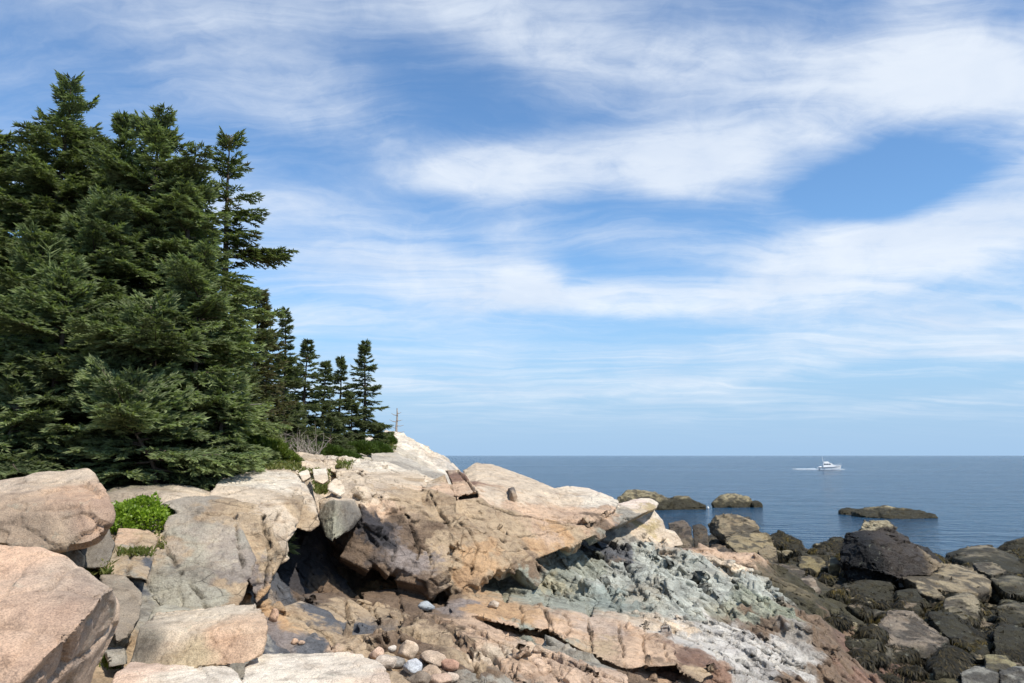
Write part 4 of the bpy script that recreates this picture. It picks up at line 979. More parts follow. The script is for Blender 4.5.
# ------------------------------------------------------------------ the shore at low water
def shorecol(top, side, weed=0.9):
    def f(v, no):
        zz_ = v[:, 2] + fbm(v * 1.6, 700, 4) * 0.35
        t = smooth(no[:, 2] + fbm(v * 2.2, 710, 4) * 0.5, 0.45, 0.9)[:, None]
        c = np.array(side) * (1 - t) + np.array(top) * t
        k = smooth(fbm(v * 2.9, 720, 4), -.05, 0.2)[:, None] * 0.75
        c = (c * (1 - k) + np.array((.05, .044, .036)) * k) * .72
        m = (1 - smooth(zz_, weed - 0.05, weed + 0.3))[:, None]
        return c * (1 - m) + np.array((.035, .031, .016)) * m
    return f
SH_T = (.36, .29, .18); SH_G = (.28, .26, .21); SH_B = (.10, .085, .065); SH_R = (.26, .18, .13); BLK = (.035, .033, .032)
SHORE = [  # outline, top, side, weed line, label
    ([(707, 527, 38), (717, 514, 38), (729, 513, 38), (752, 519, 38), (761, 528, 37), (748, 535, 36), (723, 537, 36)], SH_T, (.2, .17, .11), .9, "tall yellow rock with dark crown at the back of the cluster behind the green ledge"),
    ([(721, 538, 33), (740, 533, 34), (766, 534, 34), (775, 543, 33), (777, 558, 32), (756, 560, 31), (737, 554, 31)], (.38, .31, .18), (.36, .29, .16), .8, "broad mustard yellow rock in the middle of the cluster behind the green ledge"),
    ([(692, 525, 34), (700, 523, 34.5), (708, 528, 34), (709, 546, 33), (694, 547, 33)], SH_B, (.2, .15, .1), .8, "rounded brown boulder between the yellow rock and the green ledge"),
    ([(667, 522, 33), (684, 519, 33), (692, 527, 32), (693, 549, 31), (676, 547, 31)], (.2, .16, .12), (.26, .21, .14), .6, "brown boulder with a pale foot just right of the ledge tip"),
    ([(706, 548, 29), (717, 543, 29.5), (738, 554, 28.5), (738, 565, 27.5), (725, 566, 27), (707, 560, 27.5)], (.26, .19, .12), (.1, .08, .06), .6, "brown slanting boulder directly behind the crest of the green ledge"),
    ([(757, 551, 29), (768, 544, 29.5), (777, 548, 29), (779, 560, 28.5), (766, 567, 28)], SH_T, SH_B, .8, "small dark boulder with a tan right side below the mustard rock"),
    ([(737, 516, 39), (750, 517, 39), (755, 525, 38.5), (737, 526, 38)], SH_B, SH_B, .3, "dark brown rock top behind the mustard yellow rock"),
    ([(672, 549, 25), (692, 547, 26), (706, 553, 25), (708, 562, 24), (676, 558, 24)], (.42, .3, .22), (.3, .22, .16), .3, "low pinkish rock along the back of the green ledge"),
    ([(794, 580, 20.6), (812, 574, 21), (822, 589, 20), (820, 616, 19.3), (796, 609, 19.2)], (.42, .34, .25), (.06, .052, .035), .9, "steep weed hung boulder with a pale pink cap next to the green ledge's end"),
    ([(760, 576, 23), (782, 563, 24), (807, 572, 23), (800, 584, 22), (775, 590, 21.5)], (.3, .24, .16), (.07, .06, .04), 1.2, "brown weedy rock sloping up behind the pale capped boulder"),
    ([(800, 556, 28), (822, 556, 28), (828, 568, 27), (812, 574, 26.5), (798, 568, 27)], (.30, .25, .13), (.16, .13, .06), .5, "olive yellow rock left of the big black rock"),
    ([(829, 557, 26.5), (836, 556, 26.5), (840, 563, 26), (834, 568, 26), (828, 565, 26)], (.4, .33, .18), (.34, .27, .14), .3, "little yellow knob touching the big black rock"),
    ([(916, 543, 29), (927, 548, 29), (945, 564, 28), (920, 566, 27.5)], BLK, BLK, .3, "dark peak just behind the right slope of the big black rock"),
    ([(894, 574, 24.5), (923, 572, 25), (946, 564, 26.5), (971, 568, 26.5), (993, 581, 25), (991, 592, 24), (973, 594, 23.5), (935, 588, 23.5), (917, 585, 23.5)], (.40, .33, .21), (.3, .24, .15), .4, "long tan slab running right from the foot of the big black rock"),
    ([(915, 583, 23.5), (931, 585, 23.4), (945, 597, 22.4), (929, 596, 22.3), (917, 592, 22.6)], (.40, .33, .21), (.3, .24, .15), .3, "tan wedge of rock below the long tan slab"),
    ([(944, 555, 34), (960, 552, 34), (977, 546, 34), (992, 547, 34), (1005, 556, 33), (1030, 566, 32), (1022, 576, 30), (973, 567, 31)], (.36, .31, .21), (.12, .10, .07), .75, "rugged pale ridge by the water right of the big black rock"),
    ([(996, 549, 39), (1013, 540, 39), (1040, 533, 39), (1048, 562, 37), (1011, 562, 37)], (.30, .26, .17), (.12, .10, .07), .8, "highest pale crag at the right edge of the shore"),
    ([(973, 563, 29), (990, 561, 29), (1007, 573, 28), (992, 575, 27.5), (977, 570, 28)], (.30, .26, .18), (.1, .09, .06), .4, "thin pale slab in front of the rugged ridge"),
    ([(990, 579, 25), (1011, 576, 25.5), (1038, 580, 25), (1038, 600, 23.5), (1004, 592, 24)], (.26, .23, .15), (.08, .07, .045), .8, "mossy tan boulder at the right edge beyond the end of the tan slab"),
    ([(942, 600, 20.5), (957, 593, 21), (969, 591, 21), (982, 602, 20.4), (978, 621, 19.6), (944, 619, 19.6)], (.36, .31, .21), (.045, .04, .02), .9, "weed hung boulder with a bare tan cap below the tan slab's right end"),
    ([(996, 606, 20.5), (1020, 602, 21), (1040, 608, 20.5), (1040, 626, 19.5), (998, 622, 19.6)], (.30, .26, .17), (.045, .04, .02), 1.0, "weedy boulder with bare flecks at the right edge above the shaggy one"),
    ([(874, 622, 18.0), (890, 614, 18.6), (908, 612, 18.6), (950, 642, 17.4), (936, 652, 16.8), (927, 660, 16.5), (894, 653, 16.8), (877, 642, 17.1)], (.33, .27, .2), (.15, .14, .12), .62, "pyramid shaped rock with a grey left face and a pinkish right face"),
    ([(862, 613, 19.6), (871, 608, 19.9), (889, 611, 19.8), (888, 622, 19.2), (864, 624, 19.1)], (.42, .37, .28), (.045, .04, .025), .95, "small boulder with a bright pale rim right behind the pyramid rock"),
    ([(848, 647, 16.6), (856, 642, 16.9), (881, 642, 16.9), (896, 651, 16.5), (895, 660, 16.2), (862, 661, 16.1)], (.2, .18, .13), (.09, .08, .05), .62, "rounded boulder, weedy left half and bare right half, in front of the pyramid rock"),
    ([(928, 662, 15.9), (944, 646, 16.4), (957, 646, 16.4), (971, 658, 16), (963, 677, 15.4), (934, 674, 15.4)], (.05, .043, .022), (.04, .036, .02), 1.4, "shaggy weed covered boulder right of the pyramid rock's foot"),
    ([(984, 654, 16.2), (1002, 655, 16.2), (1018, 664, 15.8), (1010, 672, 15.5), (985, 670, 15.5)], (.33, .29, .16), (.16, .14, .07), .4, "low yellowish rock above the grey slabs in the bottom right corner"),
    ([(960, 673, 15.3), (974, 667, 15.6), (991, 666, 15.6), (1000, 676, 15.3), (996, 694, 14.8), (962, 694, 14.8)], (.34, .33, .28), (.16, .15, .12), .35, "grey lumpy rock on the bottom edge, left of the corner slab"),
    ([(998, 668, 15.5), (1020, 666, 15.6), (1045, 672, 15.4), (1045, 694, 14.8), (1000, 694, 14.8)], (.36, .35, .30), (.16, .15, .12), .35, "pale grey slab in the very bottom right corner"),
    ([(992, 628, 18), (1004, 622, 18.4), (1019, 627, 18.2), (1040, 640, 17.6), (1040, 664, 16.7), (994, 660, 16.8)], (.32, .28, .2), (.04, .036, .02), 1.1, "large shaggy weed covered boulder with a small bare top at the right edge"),
    ([(925, 612, 19.2), (950, 612, 19.4), (994, 648, 17.6), (980, 657, 17.2), (945, 636, 18)], (.055, .047, .025), (.045, .04, .02), 1.3, "long dark weed covered slab slanting down behind the pyramid rock"),
    ([(838, 586, 22.5), (862, 580, 23), (893, 584, 22.8), (896, 604, 21.8), (842, 604, 21.8)], (.10, .085, .05), (.04, .036, .02), 1.2, "wide weed curtained rock directly under the big black rock"),
    ([(896, 590, 22.2), (916, 588, 22.4), (926, 602, 21.6), (900, 608, 21.2)], (.09, .08, .045), (.04, .036, .02), 1.2, "weed curtained rock under the tan wedge"),
    ([(800, 612, 18.6), (822, 610, 18.8), (836, 626, 18), (812, 634, 17.6)], (.14, .11, .07), (.05, .042, .025), 1.1, "low brown weedy rock at the foot of the pale capped boulder"),
    ([(764, 537, 37), (780, 531, 37.5), (800, 540, 37), (806, 552, 36), (776, 556, 35.5)], (.07, .06, .035), (.04, .035, .02), 1.6, "dark weedy reef edge by the water right of the mustard rock"),
    ([(840, 536, 42), (852, 545, 41), (846, 553, 40), (826, 552, 40), (812, 546, 41)], (.06, .05, .03), (.04, .035, .02), 1.6, "flat weedy reef by the water left of the big black rock"),
]
WEEDED = []
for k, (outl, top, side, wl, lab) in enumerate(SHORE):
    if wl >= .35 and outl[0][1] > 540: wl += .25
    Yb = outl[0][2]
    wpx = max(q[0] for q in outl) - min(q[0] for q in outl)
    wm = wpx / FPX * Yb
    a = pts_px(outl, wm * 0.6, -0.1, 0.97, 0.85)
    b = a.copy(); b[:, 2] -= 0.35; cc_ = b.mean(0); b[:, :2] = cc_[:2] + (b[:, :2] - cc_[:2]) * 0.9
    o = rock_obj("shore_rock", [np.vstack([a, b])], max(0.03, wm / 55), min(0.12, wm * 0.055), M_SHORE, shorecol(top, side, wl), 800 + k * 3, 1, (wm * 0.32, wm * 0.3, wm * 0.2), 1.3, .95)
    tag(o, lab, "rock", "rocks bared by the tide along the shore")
    if wl > 0.55: WEEDED.append((o, wl))
def bigblack(v, no):
    q = v + np.stack([fbm(v * 1.4, 505 + i, 4, 0.6) for i in range(3)], 1) * .35
    X, Z = q[:, 0], q[:, 2]
    x0 = P(880, 560, 25)[0]; x1 = P(922, 560, 25)[0]
    c = np.tile(np.array((.013, .013, .013)), (len(v), 1))
    t = smooth(X, x0 - .25, x0 + .15)[:, None]; c = c * (1 - t) + np.array((.045, .038, .033)) * t
    t = smooth(X - (Z - 1.2) * .5, x1 - .35, x1 + .3)[:, None]; c = c * (1 - t) + np.array((.24, .19, .125)) * t
    zc = P(880, 529, 26)[2]; t = smooth(Z, zc - .02, zc + .12)[:, None]; c = c * (1 - t) + np.array((.36, .32, .22)) * t
    return c
A_ = pts_px([(837, 552, 25.6), (844, 533, 26.2), (862, 529, 26.4), (890, 529, 26.4), (897, 531, 26.2), (913, 545, 26), (928, 557, 25.8), (945, 566, 25.6), (930, 576, 24.6), (900, 579, 24.2), (880, 573, 24.3), (868, 545, 24.8), (838, 566, 25)], 1.8, -0.3)
B_ = pts_px([(862, 531, 26.2), (867, 521, 26.4), (884, 519, 26.4), (896, 529, 26.2), (880, 534, 25.9)], 0.9, -0.1)
C_ = pts_px([(838, 566, 25.2), (845, 540, 25.8), (880, 575, 24.6), (850, 585, 24.8), (900, 585, 24.8)], 1.5, -.2)
o = rock_obj("black_rock", [A_, B_, C_], 0.04, 0.13, M_SHORE, bigblack, 991, 2, (1.1, 1.0, 0.7), 1.0, .9)
tag(o, "big black rock with a pale cap, tallest on the shore", "rock")
# small weed-covered boulders between them
def gen_boulder(seed):
    r = np.random.default_rng(seed)
    u = r.normal(size=(20, 3)); u /= np.linalg.norm(u, axis=1)[:, None]; u *= np.array((1, .8, .55)) * (1 + r.uniform(-.15, .15, (20, 1)))
    me = remesh(hull_mesh([u]), 0.055); relax(me, 3)
    v = getco(me); no = getno(me)
    d = fracture(v, (.8, .8, .5), UPR, seed, .09, .8, .5, .3) + fbm(v * 2.5, seed, 4) * .12 + fbm(v * 9, seed, 3) * .02
    v = v + no * d[:, None]; v[:, 2] += 0.2; setco(me, v)
    t = smooth(no[:, 2] + fbm(v * 2, seed + 3, 4) * .5, .75, 1.0)[:, None]
    top = np.array([(.28, .24, .15), (.1, .09, .05), (.2, .16, .11)][seed % 3])
    setcol(me, np.array((.04, .036, .02)) * (1 - t) + top * t)
    me.name = "weedy_boulder"; me.materials.append(M_SHORE)
    return me
PROT = [gen_boulder(1200 + k) for k in range(6)]
r = np.random.default_rng(5)
cnt = 0
BO = []
while cnt < 130:
    px = r.uniform(745, 1035); py = r.uniform(545, 690)
    if py < 548 or px < 745 + (py - 550) * 1.0: continue
    loc, nor = hit(px, py)
    if loc is None or loc.y > 45 or loc.z < -0.2 or loc.z > 1.6: continue
    s = r.uniform(0.22, 0.5) * (loc.y / 20) ** 0.5
    if any((loc.x - q[0]) ** 2 + (loc.y - q[1]) ** 2 < (0.75 * (s + q[2])) ** 2 for q in BO): continue
    BO.append((loc.x, loc.y, s))
    o = link("weedy_boulder", PROT[cnt % 6], loc=loc)
    o.scale = (s, s * r.uniform(.8, 1.2), s * r.uniform(.7, 1.15)); o.rotation_euler = (0, 0, r.uniform(0, 6.28))
    tag(o, "low dark boulder under rockweed in the jumble filling the gaps of the tidal shore", "rock", "low weedy boulders filling the tidal shore")
    WEEDED.append((o, 9)); cnt += 1
# islets
for outl, lab, wl in [([(617, 498, 76), (628, 490, 77), (640, 490, 77), (655, 493, 77), (672, 501, 76.5), (662, 509, 75), (620, 510, 75)], "islet with a yellow top and dark weedy skirt just beyond the ledge tip", .75),
                      ([(662, 502, 77), (676, 497, 77.5), (688, 497, 77.5), (697, 503, 77), (706, 506, 76), (664, 508.5, 75.5)], "low dark rock running out from the islet beyond the ledge tip", .9),
                      ([(712, 503, 79), (718, 497, 79.5), (735, 494, 80), (750, 497, 79.5), (754, 504, 79), (736, 506.5, 78.5), (714, 506, 78.5)], "rounded yellow islet standing alone in the water", .45),
                      ([(752, 502, 79), (758, 502, 79), (762, 505, 79), (754, 506, 78.5)], "tiny dark rock awash at the right end of the rounded islet", 2),
                      ([(838, 511, 70), (850, 509, 70), (862, 511, 69.5), (845, 512.5, 69)], "small dark patch of reef awash left of the long one", 2),
                      ([(852, 512, 68), (866, 508, 68.5), (890, 507.5, 68.5), (910, 510, 68), (938, 517, 65.5), (900, 518, 64.5), (862, 515, 66)], "long low brown reef awash in front of the big black rock's horizon", .55)]:
    a = pts_px(outl, 2.2, -0.05); b = a.copy(); b[:, 2] = -0.6
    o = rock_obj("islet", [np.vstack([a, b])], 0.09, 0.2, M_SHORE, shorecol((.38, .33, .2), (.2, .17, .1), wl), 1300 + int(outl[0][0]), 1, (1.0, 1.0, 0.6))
    tag(o, lab, "islet")
tmp = bpy.context.view_layer; tmp.update()

# ------------------------------------------------------------------ rockweed hanging on everything low
def build_weed():
    pts, nor = [], []
    v = GV; n = getno(GROUND_ME)[:-1]
    m = (v[:, 0] > 4.6) & (v[:, 1] > 12.5) & (v[:, 1] < 46) & (v[:, 2] > -.1) & (v[:, 2] < 1.15 + 0.4 * fbm(v * 1.1, 820, 3)) & (v[:, 0] < v[:, 1] * 0.75) & (fbm(v * 0.9, 822, 3) > -.12)
    m &= v[:, 0] > 3.8 + (v[:, 1] - 12) * 0.12 + smooth(-v[:, 1], -17, -14) * 2.2
    idx = np.nonzero(m)[0]; idx = RNG.choice(idx, min(120000, len(idx)), replace=False)
    pts.append(v[idx]); nor.append(n[idx])
    for o, wl in WEEDED:
        q = getco(o.data); nn = getno(o.data)
        mw = np.array(o.matrix_world)
        q = q @ mw[:3, :3].T + mw[:3, 3]
        nn = nn @ mw[:3, :3].T; nn /= np.linalg.norm(nn, axis=1)[:, None]
        mm = (q[:, 2] < wl + 0.15 + 0.3 * fbm(q * 1.6, 700, 4)) & (fbm(q * 2.3, 830, 3) > -.1) & (nn[:, 2] > -0.4) & ((nn[:, 2] < .9) | (q[:, 2] < wl - .3))
        ii = np.nonzero(mm)[0]
        area = 3000
        if len(ii): ii = RNG.choice(ii, min(area, len(ii)), replace=False); pts.append(q[ii]); nor.append(nn[ii])
    p = np.vstack(pts).astype(float); n = np.vstack(nor).astype(float); N = len(p)
    g = np.array((0, 0, -1.0)); down = g - n * (n @ g)[:, None]; down /= np.linalg.norm(down, axis=1)[:, None] + 1e-6
    down = down + RNG.normal(0, .45, (N, 3)); down -= n * (down * n).sum(1)[:, None]; down /= np.linalg.norm(down, axis=1)[:, None] + 1e-6
    side = np.cross(n, down)
    L = RNG.uniform(.05, .17, (N, 1)) * (p[:, 1:2] / 20) ** .4; W = RNG.uniform(.004, .011, (N, 1)) * (p[:, 1:2] / 18)
    a = p + n * 0.005; b = p + n * L * .16 + down * L * .35; c = p + n * L * .10 + down * L * .75 + g * L * .05; d = p + n * 0.01 + down * L * 1.1 + g * L * .15
    vs = np.stack([a - side * W * .5, a + side * W * .5, b - side * W, b + side * W, c - side * W, c + side * W, d - side * W * .3, d + side * W * .3], 1).reshape(-1, 3)
    base = np.arange(N)[:, None] * 8
    fc = np.concatenate([base + np.array([[0, 1, 3, 2]]), base + np.array([[2, 3, 5, 4]]), base + np.array([[4, 5, 7, 6]])])
    hue = RNG.uniform(0, 1, (N, 1)); col = np.array((.022, .019, .010)) * (1 - hue) + np.array((.075, .055, .018)) * hue ** 3 + 0.004
    k = (fbm(p * 1.2, 840, 3) > .28)[:, None]; col = np.where(k, col * np.array((1.6, 1.5, .8)), col)
    me = np_mesh("seaweed", vs, fc, True, np.repeat(col, 8, 0))
    tag(link("seaweed", me, M_WEED), "dark olive rockweed draped over the tidal rocks", "seaweed", None, "stuff")
build_weed()
# ------------------------------------------------------------------ spruces
def shoots_to_mesh(p, d, l, w_, col):
    """needle-clad shoots: two crossed slim blades each"""
    n = len(p)
    up = np.tile((0, 0, 1.0), (n, 1)); s = np.cross(d, up); s /= np.linalg.norm(s, axis=1)[:, None] + 1e-6
    t = np.cross(s, d)
    a = RNG.uniform(0, np.pi, (n, 1)); s, t = s * np.cos(a) + t * np.sin(a), t * np.cos(a) - s * np.sin(a)
    vs = []
    for k in (s, t):
        vs += [p, p + d * l * .35 + k * w_ * .5, p + d * l, p + d * l * .35 - k * w_ * .5]
    v = np.stack(vs, 1).reshape(-1, 3)
    b = np.arange(n)[:, None] * 8
    f = np.concatenate([b + np.array([[0, 1, 2, 3]]), b + np.array([[4, 5, 6, 7]])])
    return v, f, np.repeat(col, 8, 0)

def unit(x): return x / (np.linalg.norm(x, axis=-1, keepdims=True) + 1e-9)

def branch_shoots(r, p0, az, L, el0, sp, sl, droop, flat, sparse, W):
    """one bough: axis, side twigs, shoots. returns arrays"""
    h = np.array((math.sin(az), math.cos(az), 0.0)); z = np.array((0, 0, 1.0))
    def ax(t): return p0 + h * (L * t * math.cos(el0))[:, None] + z * (L * (t * math.sin(el0) - droop * t * t + droop * .75 * t ** 3))[:, None]
    nt = max(4, int(L / sp)); t = np.linspace(0.14 + .25 * sparse, 1, nt) + r.uniform(-.3, .3, nt) / nt; t = np.clip(t, .05, 1)
    base = ax(t); tan = unit(ax(np.clip(t + .02, 0, 1.05)) - ax(t - .02))
    P_, D_, W_ = [], [], []
    side = unit(np.cross(tan, z)); nrm = np.cross(side, tan)
    for sgn in (-1, 1):
        ang = r.uniform(.75, 1.15, nt)[:, None]
        dr = unit(tan * np.cos(ang) + side * sgn * np.sin(ang) + nrm * r.normal(-.08, flat, (nt, 1)))
        ln = (L * .5 * (1 - t) ** .75 * r.uniform(.6, 1.15, nt) + .09) * (1 - .4 * (t < .3))
        ns = np.maximum(2, (ln / (sl * .5)).astype(int)); 
        for i in range(nt):
            if r.random() < sparse * .45: continue
            k = ns[i]; u = (np.arange(k) + 1) / k
            b = base[i] + dr[i] * (u * ln[i])[:, None] + z * (-.12 * ln[i] * u ** 2)[:, None]
            s2 = unit(np.cross(dr[i], nrm[i]))
            for q in (-1, 1):
                a2 = r.uniform(.45, .95, (k, 1))
                P_.append(b); D_.append(unit(dr[i] * np.cos(a2) + s2 * q * np.sin(a2) + z * r.normal(.02, .22, (k, 1)))); W_.append(u)
            P_.append(b[-1:]); D_.append(dr[i][None]); W_.append(u[-1:])
            P_.append(base[i][None] ); D_.append(unit(dr[i] + tan[i])[None]); W_.append(u[:1])
            if k > 1: P_.append(b[:-1]); D_.append(np.repeat(dr[i][None], k - 1, 0)); W_.append(u[:-1])
    P_ = np.vstack(P_); D_ = np.vstack(D_); u = np.concatenate(W_)
    return P_, D_, u, ax(np.linspace(0, .9, 5))

def tube(path, rad, ns=6):
    path = np.asarray(path, float); n = len(path)
    tan = unit(np.gradient(path, axis=0)); ref = np.where(np.abs(tan[:, 2:3]) > .9, np.array((1.0, 0, 0)), np.array((0, 0, 1.0)))
    s = unit(np.cross(tan, ref)); t = np.cross(s, tan)
    a = np.linspace(0, 2 * np.pi, ns, endpoint=False)
    v = (path[:, None] + (s[:, None] * np.cos(a)[None, :, None] + t[:, None] * np.sin(a)[None, :, None]) * np.asarray(rad)[:, None, None]).reshape(-1, 3)
    i = np.arange(n - 1)[:, None] * ns; j = np.arange(ns)[None]; j2 = (j + 1) % ns
    return v, np.stack([i + j, i + j2, i + ns + j2, i + ns + j], -1).reshape(-1, 4)

def join(parts):
    vs, fs, o = [], [], 0
    for v, f in parts: vs.append(v); fs.append(f + o); o += len(v)
    return np.vstack(vs), np.vstack(fs)

NSH = 0
def spruce(name, base, H, R, seed, label, group=None, lod=1.0, col=(.045, .07, .026), col2=(.085, .115, .04), low=0.04, sparse=0.0, power=.85, dens=1.0, lean=(0, 0), bare=0.0, extra=(), azr=None, droop=.28, brown=0.0, toptuft=1.0, dirs=None):
    """lod 1 near, bigger = coarser shoots for trees far off"""
    global NSH
    r = np.random.default_rng(seed)
    base = np.array(base, float)
    root = bpy.data.objects.new(name, None); COL.objects.link(root); root.location = base; root.empty_display_size = .5
    tag(root, label, "tree", group)
    def trunk_at(t): return np.array((lean[0] * t ** 1.3 + .03 * math.sin(t * 7 + seed), lean[1] * t ** 1.3 + .03 * math.cos(t * 5 + seed), H * t))
    wood = [tube([trunk_at(t) for t in np.linspace(0, .995, 14)], np.linspace(.018 * H + .02, .006, 14), 9)]
    Ps, Ds, Us, Bs = [], [], [], []
    sl = .085 * lod; sp = .075 * lod
    z = low * H; specs = []
    wh = .25 * (H / 7) ** .4 / dens * min(lod, 1.5) ** .7
    while z < H * .985:
        t = z / H
        nb = r.integers(3, 6) if t < .9 else 4
        rr = R * (1 - t) ** power * (1 + (.38 if lod < 1.3 else .15) * math.sin(z * 5.3 + seed * 1.7) * math.sin(z * 2.1 + seed))
        if lod < 1.3 and r.random() < .10: z += wh * .6; continue
        for k in range(nb):
            az = r.uniform(0, 6.283) if dirs is None or r.random() < .35 else r.normal(dirs, .7)
            L = rr * r.uniform(.45, 1.22) + (.10 if lod < 1.3 else .04)
            if r.random() < .07: L *= 1.25
            el0 = -.12 + 1.05 * t ** 2.2 + r.normal(0, .09)
            specs.append((z + r.uniform(-.5, .5) * wh, az, L, el0))
        z += wh * r.uniform(.7, 1.3) * (1 - .45 * t)
    specs += [(a * H, b, c, d) for a, b, c, d in extra]
    for (zz_, az, L, el0) in specs:
        p0 = trunk_at(min(max(zz_ / H, .02), .99))
        if r.random() < bare and L > .5:      # dead bough without needles
            pth = np.array([p0 + np.array((math.sin(az), math.cos(az), -.15)) * L * .7 * q + r.normal(0, .02, 3) for q in np.linspace(0, 1, 5)])
            wood.append(tube(pth, np.linspace(.014, .003, 5), 4)); continue
        a, d, u, axp = branch_shoots(r, p0, az, L, el0, sp, sl, droop, .13, sparse, 0)
        if sparse > 0:
            keep = r.random(len(a)) > sparse * .35; a, d, u = a[keep], d[keep], u[keep]
        Ps.append(a); Ds.append(d); Us.append(u); Bs.append(np.full(len(a), r.random()))
        wood.append(tube(axp, np.linspace(.012 + .006 * L, .003, 5), 4))
    top = trunk_at(.97); k = int(14 * toptuft) + 2 if lod < 1.3 else 4
    Ps.append(top + np.stack([np.zeros(k), np.zeros(k), np.linspace(-.15, .03, k) * H / 7], 1)); aa = r.uniform(0, 6.28, k)
    Ds.append(unit(np.stack([np.cos(aa), np.sin(aa), np.full(k, 1.1 if lod < 1.3 else 3.0)], 1))); Us.append(np.ones(k)); Bs.append(np.full(k, .5))
    p = np.vstack(Ps); d = np.vstack(Ds); u = np.concatenate(Us); b = np.concatenate(Bs)
    n = len(p); NSH += n
    l = r.uniform(.8, 1.35, (n, 1)) * sl * 1.25; w_ = r.uniform(.8, 1.2, (n, 1)) * .028 * lod
    tip = (u ** 2 * .6 + r.uniform(0, .5, n))[:, None]
    c = np.array(col) * (1 - tip) + np.array(col2) * tip
    c *= (.75 + .5 * b)[:, None] * r.uniform(.8, 1.2, (n, 1))
    if brown:
        m = (fbm(p * 1.6, seed, 3) > .35 - brown)[:, None]; c = np.where(m & (r.random((n, 1)) < .75), c * .4 + np.array((.085, .062, .035)), c)
    v, f, cc = shoots_to_mesh(p, d, l, w_, c)
    link("crown", np_mesh("crown", v, f, False, cc), M_FOL, root)
    wv, wf = join(wood)
    link("trunk", np_mesh("trunk", wv, wf, True), M_BARK, root)
    return root

def ground_at(px, Y):
    q = P(px, 455, Y); loc, n = drop(q[0], Y); return (q[0], Y, loc.z - .05)
def height_for(px, pytop, Y):
    b = ground_at(px, Y); return P(px, pytop + 6 * min(1, 14 / Y) ** 2, Y)[2] - b[2]
GL = "tall spruces of the left grove"
def sp_px(px, Y, top, R, seed, label, **kw):
    kw.setdefault('group', GL)
    return spruce("spruce_tree", ground_at(px, Y), height_for(px, top, Y), R, seed, label, **kw)
NAT = dict(col=(.062, .082, .036), col2=(.265, .305, .145))
sp_px(38, 15.5, 74, 2.3, 1, "tallest dark spruce with the pointed top left in the grove", power=.75, dens=1.15, **NAT)
sp_px(-62, 14.5, 95, 2.3, 2, "spruce cut off by the left edge of the photo", power=.75, **NAT)
sp_px(6, 16.5, 122, 1.6, 20, "slim dark spruce top between the left edge and the tallest spruce", power=.8, **NAT)
sp_px(136, 14.5, 103, 2.3, 3, "full green spruce with a forked bushy top in the middle of the grove", extra=[(.84, 1.2, .75, 1.2), (.80, -1.6, .7, 1.15), (.88, 2.6, .5, 1.25)], power=.7, dens=1.15, **NAT)
sp_px(104, 15.2, 116, 1.7, 4, "narrow spruce with a thin leader just left of the forked top one", power=.8, **NAT)
sp_px(176, 14.6, 152, 1.6, 5, "spruce with a ragged top between the forked top one and the open pine like tree", power=.75, **NAT)
sp_px(82, 13.6, 190, 2.0, 6, "lower spruce filling the gap below the thin leader", power=.7, **NAT)
sp_px(192, 13.2, 245, 1.35, 7, "shorter spruce forming the right flank of the grove", power=.62, low=.03, **NAT)
sp_px(20, 12.8, 232, 1.9, 8, "shorter dark spruce in front of the tallest one at the left edge", power=.7, **NAT)
sp_px(50, 11.6, 262, 1.5, 9, "young spruce with a pale bare leader shoot standing in front", power=.7, toptuft=.3, **NAT)
sp_px(146, 12.2, 300, 1.8, 10, "bushy spruce low in front of the forked top one", power=.6, low=.02, **NAT)
sp_px(100, 11.9, 345, 1.6, 11, "small spruce in the front row between the boulder and the bush", power=.6, low=.1, bare=.1, **NAT)
sp_px(158, 11.2, 402, 1.35, 12, "low wide spruce boughs spreading right above the bright green bush", power=.32, low=.16, dens=1.25, droop=.22, lean=(-.35, -.3), toptuft=.2, **NAT)
sp_px(222, 12.4, 378, .62, 13, "small rounded spruce at the right foot of the grove on the white slab", power=.5, low=.2, dens=1.2, **NAT)
sp_px(10, 11.0, 390, 1.3, 14, "small spruce behind the rounded boulder at the left edge", power=.55, **NAT)
# pale leader of the young spruce
lp = P(50, 268, 11.6); lt = P(49, 246, 11.6)
parts = [tube([lp + (0, 0, -.3), lp, lt], [.012, .01, .005], 5)]
for k in range(9):
    a = k * 2.4; t = .45 + .06 * k; q = lp * (1 - t) + lt * t
    parts.append(tube([q, q + np.array((math.cos(a) * .16, math.sin(a) * .16, .13))], [.011, .004], 4))
v_, f_ = join(parts)
ls = np_mesh("leader_shoot", v_, f_, True, np.tile((.20, .24, .09), (len(v_), 1)))
yr = [o for o in bpy.data.objects if o.get("label", "").startswith("young spruce with a pale")][0]
lo = link("leader_shoot", ls, M_FOL, yr); lo.matrix_parent_inverse = Matrix.Translation(-yr.location)
# the open, pine-like tree with the long bough to the right
E = math.pi / 2
b3 = ground_at(215, 17.5); h3 = height_for(215, 131, 17.5)
sp3 = lambda py: (P(215, py, 17.5)[2] - b3[2]) / h3
spruce("pine_tree", b3, h3, .55, 30, "open pine like tree with one long bough reaching right against the sky", GL, sparse=.25, power=.35, low=.42, dens=.8, col=(.085, .115, .045), col2=(.20, .23, .09), brown=.12,
       extra=[(sp3(252), E, 1.5, .04), (sp3(256), E + .12, 1.4, .0), (sp3(252), E - .2, 1.1, .12), (sp3(215), E, .85, .15), (sp3(222), E + .2, .8, .1), (sp3(200), E - .1, .7, .2), (sp3(285), E, .6, -.1), (sp3(300), E + .3, .6, -.1), (sp3(310), -E, .6, -.1), (sp3(175), E + .1, .5, .4), (sp3(165), -E, .5, .5), (sp3(240), E + .5, .9, .1), (sp3(272), E - .5, 1.0, 0),
              (sp3(258), E + .05, 1.2, .05), (sp3(325), E, .6, -.1), (sp3(150), E, .35, .6)], droop=.1, bare=.06)
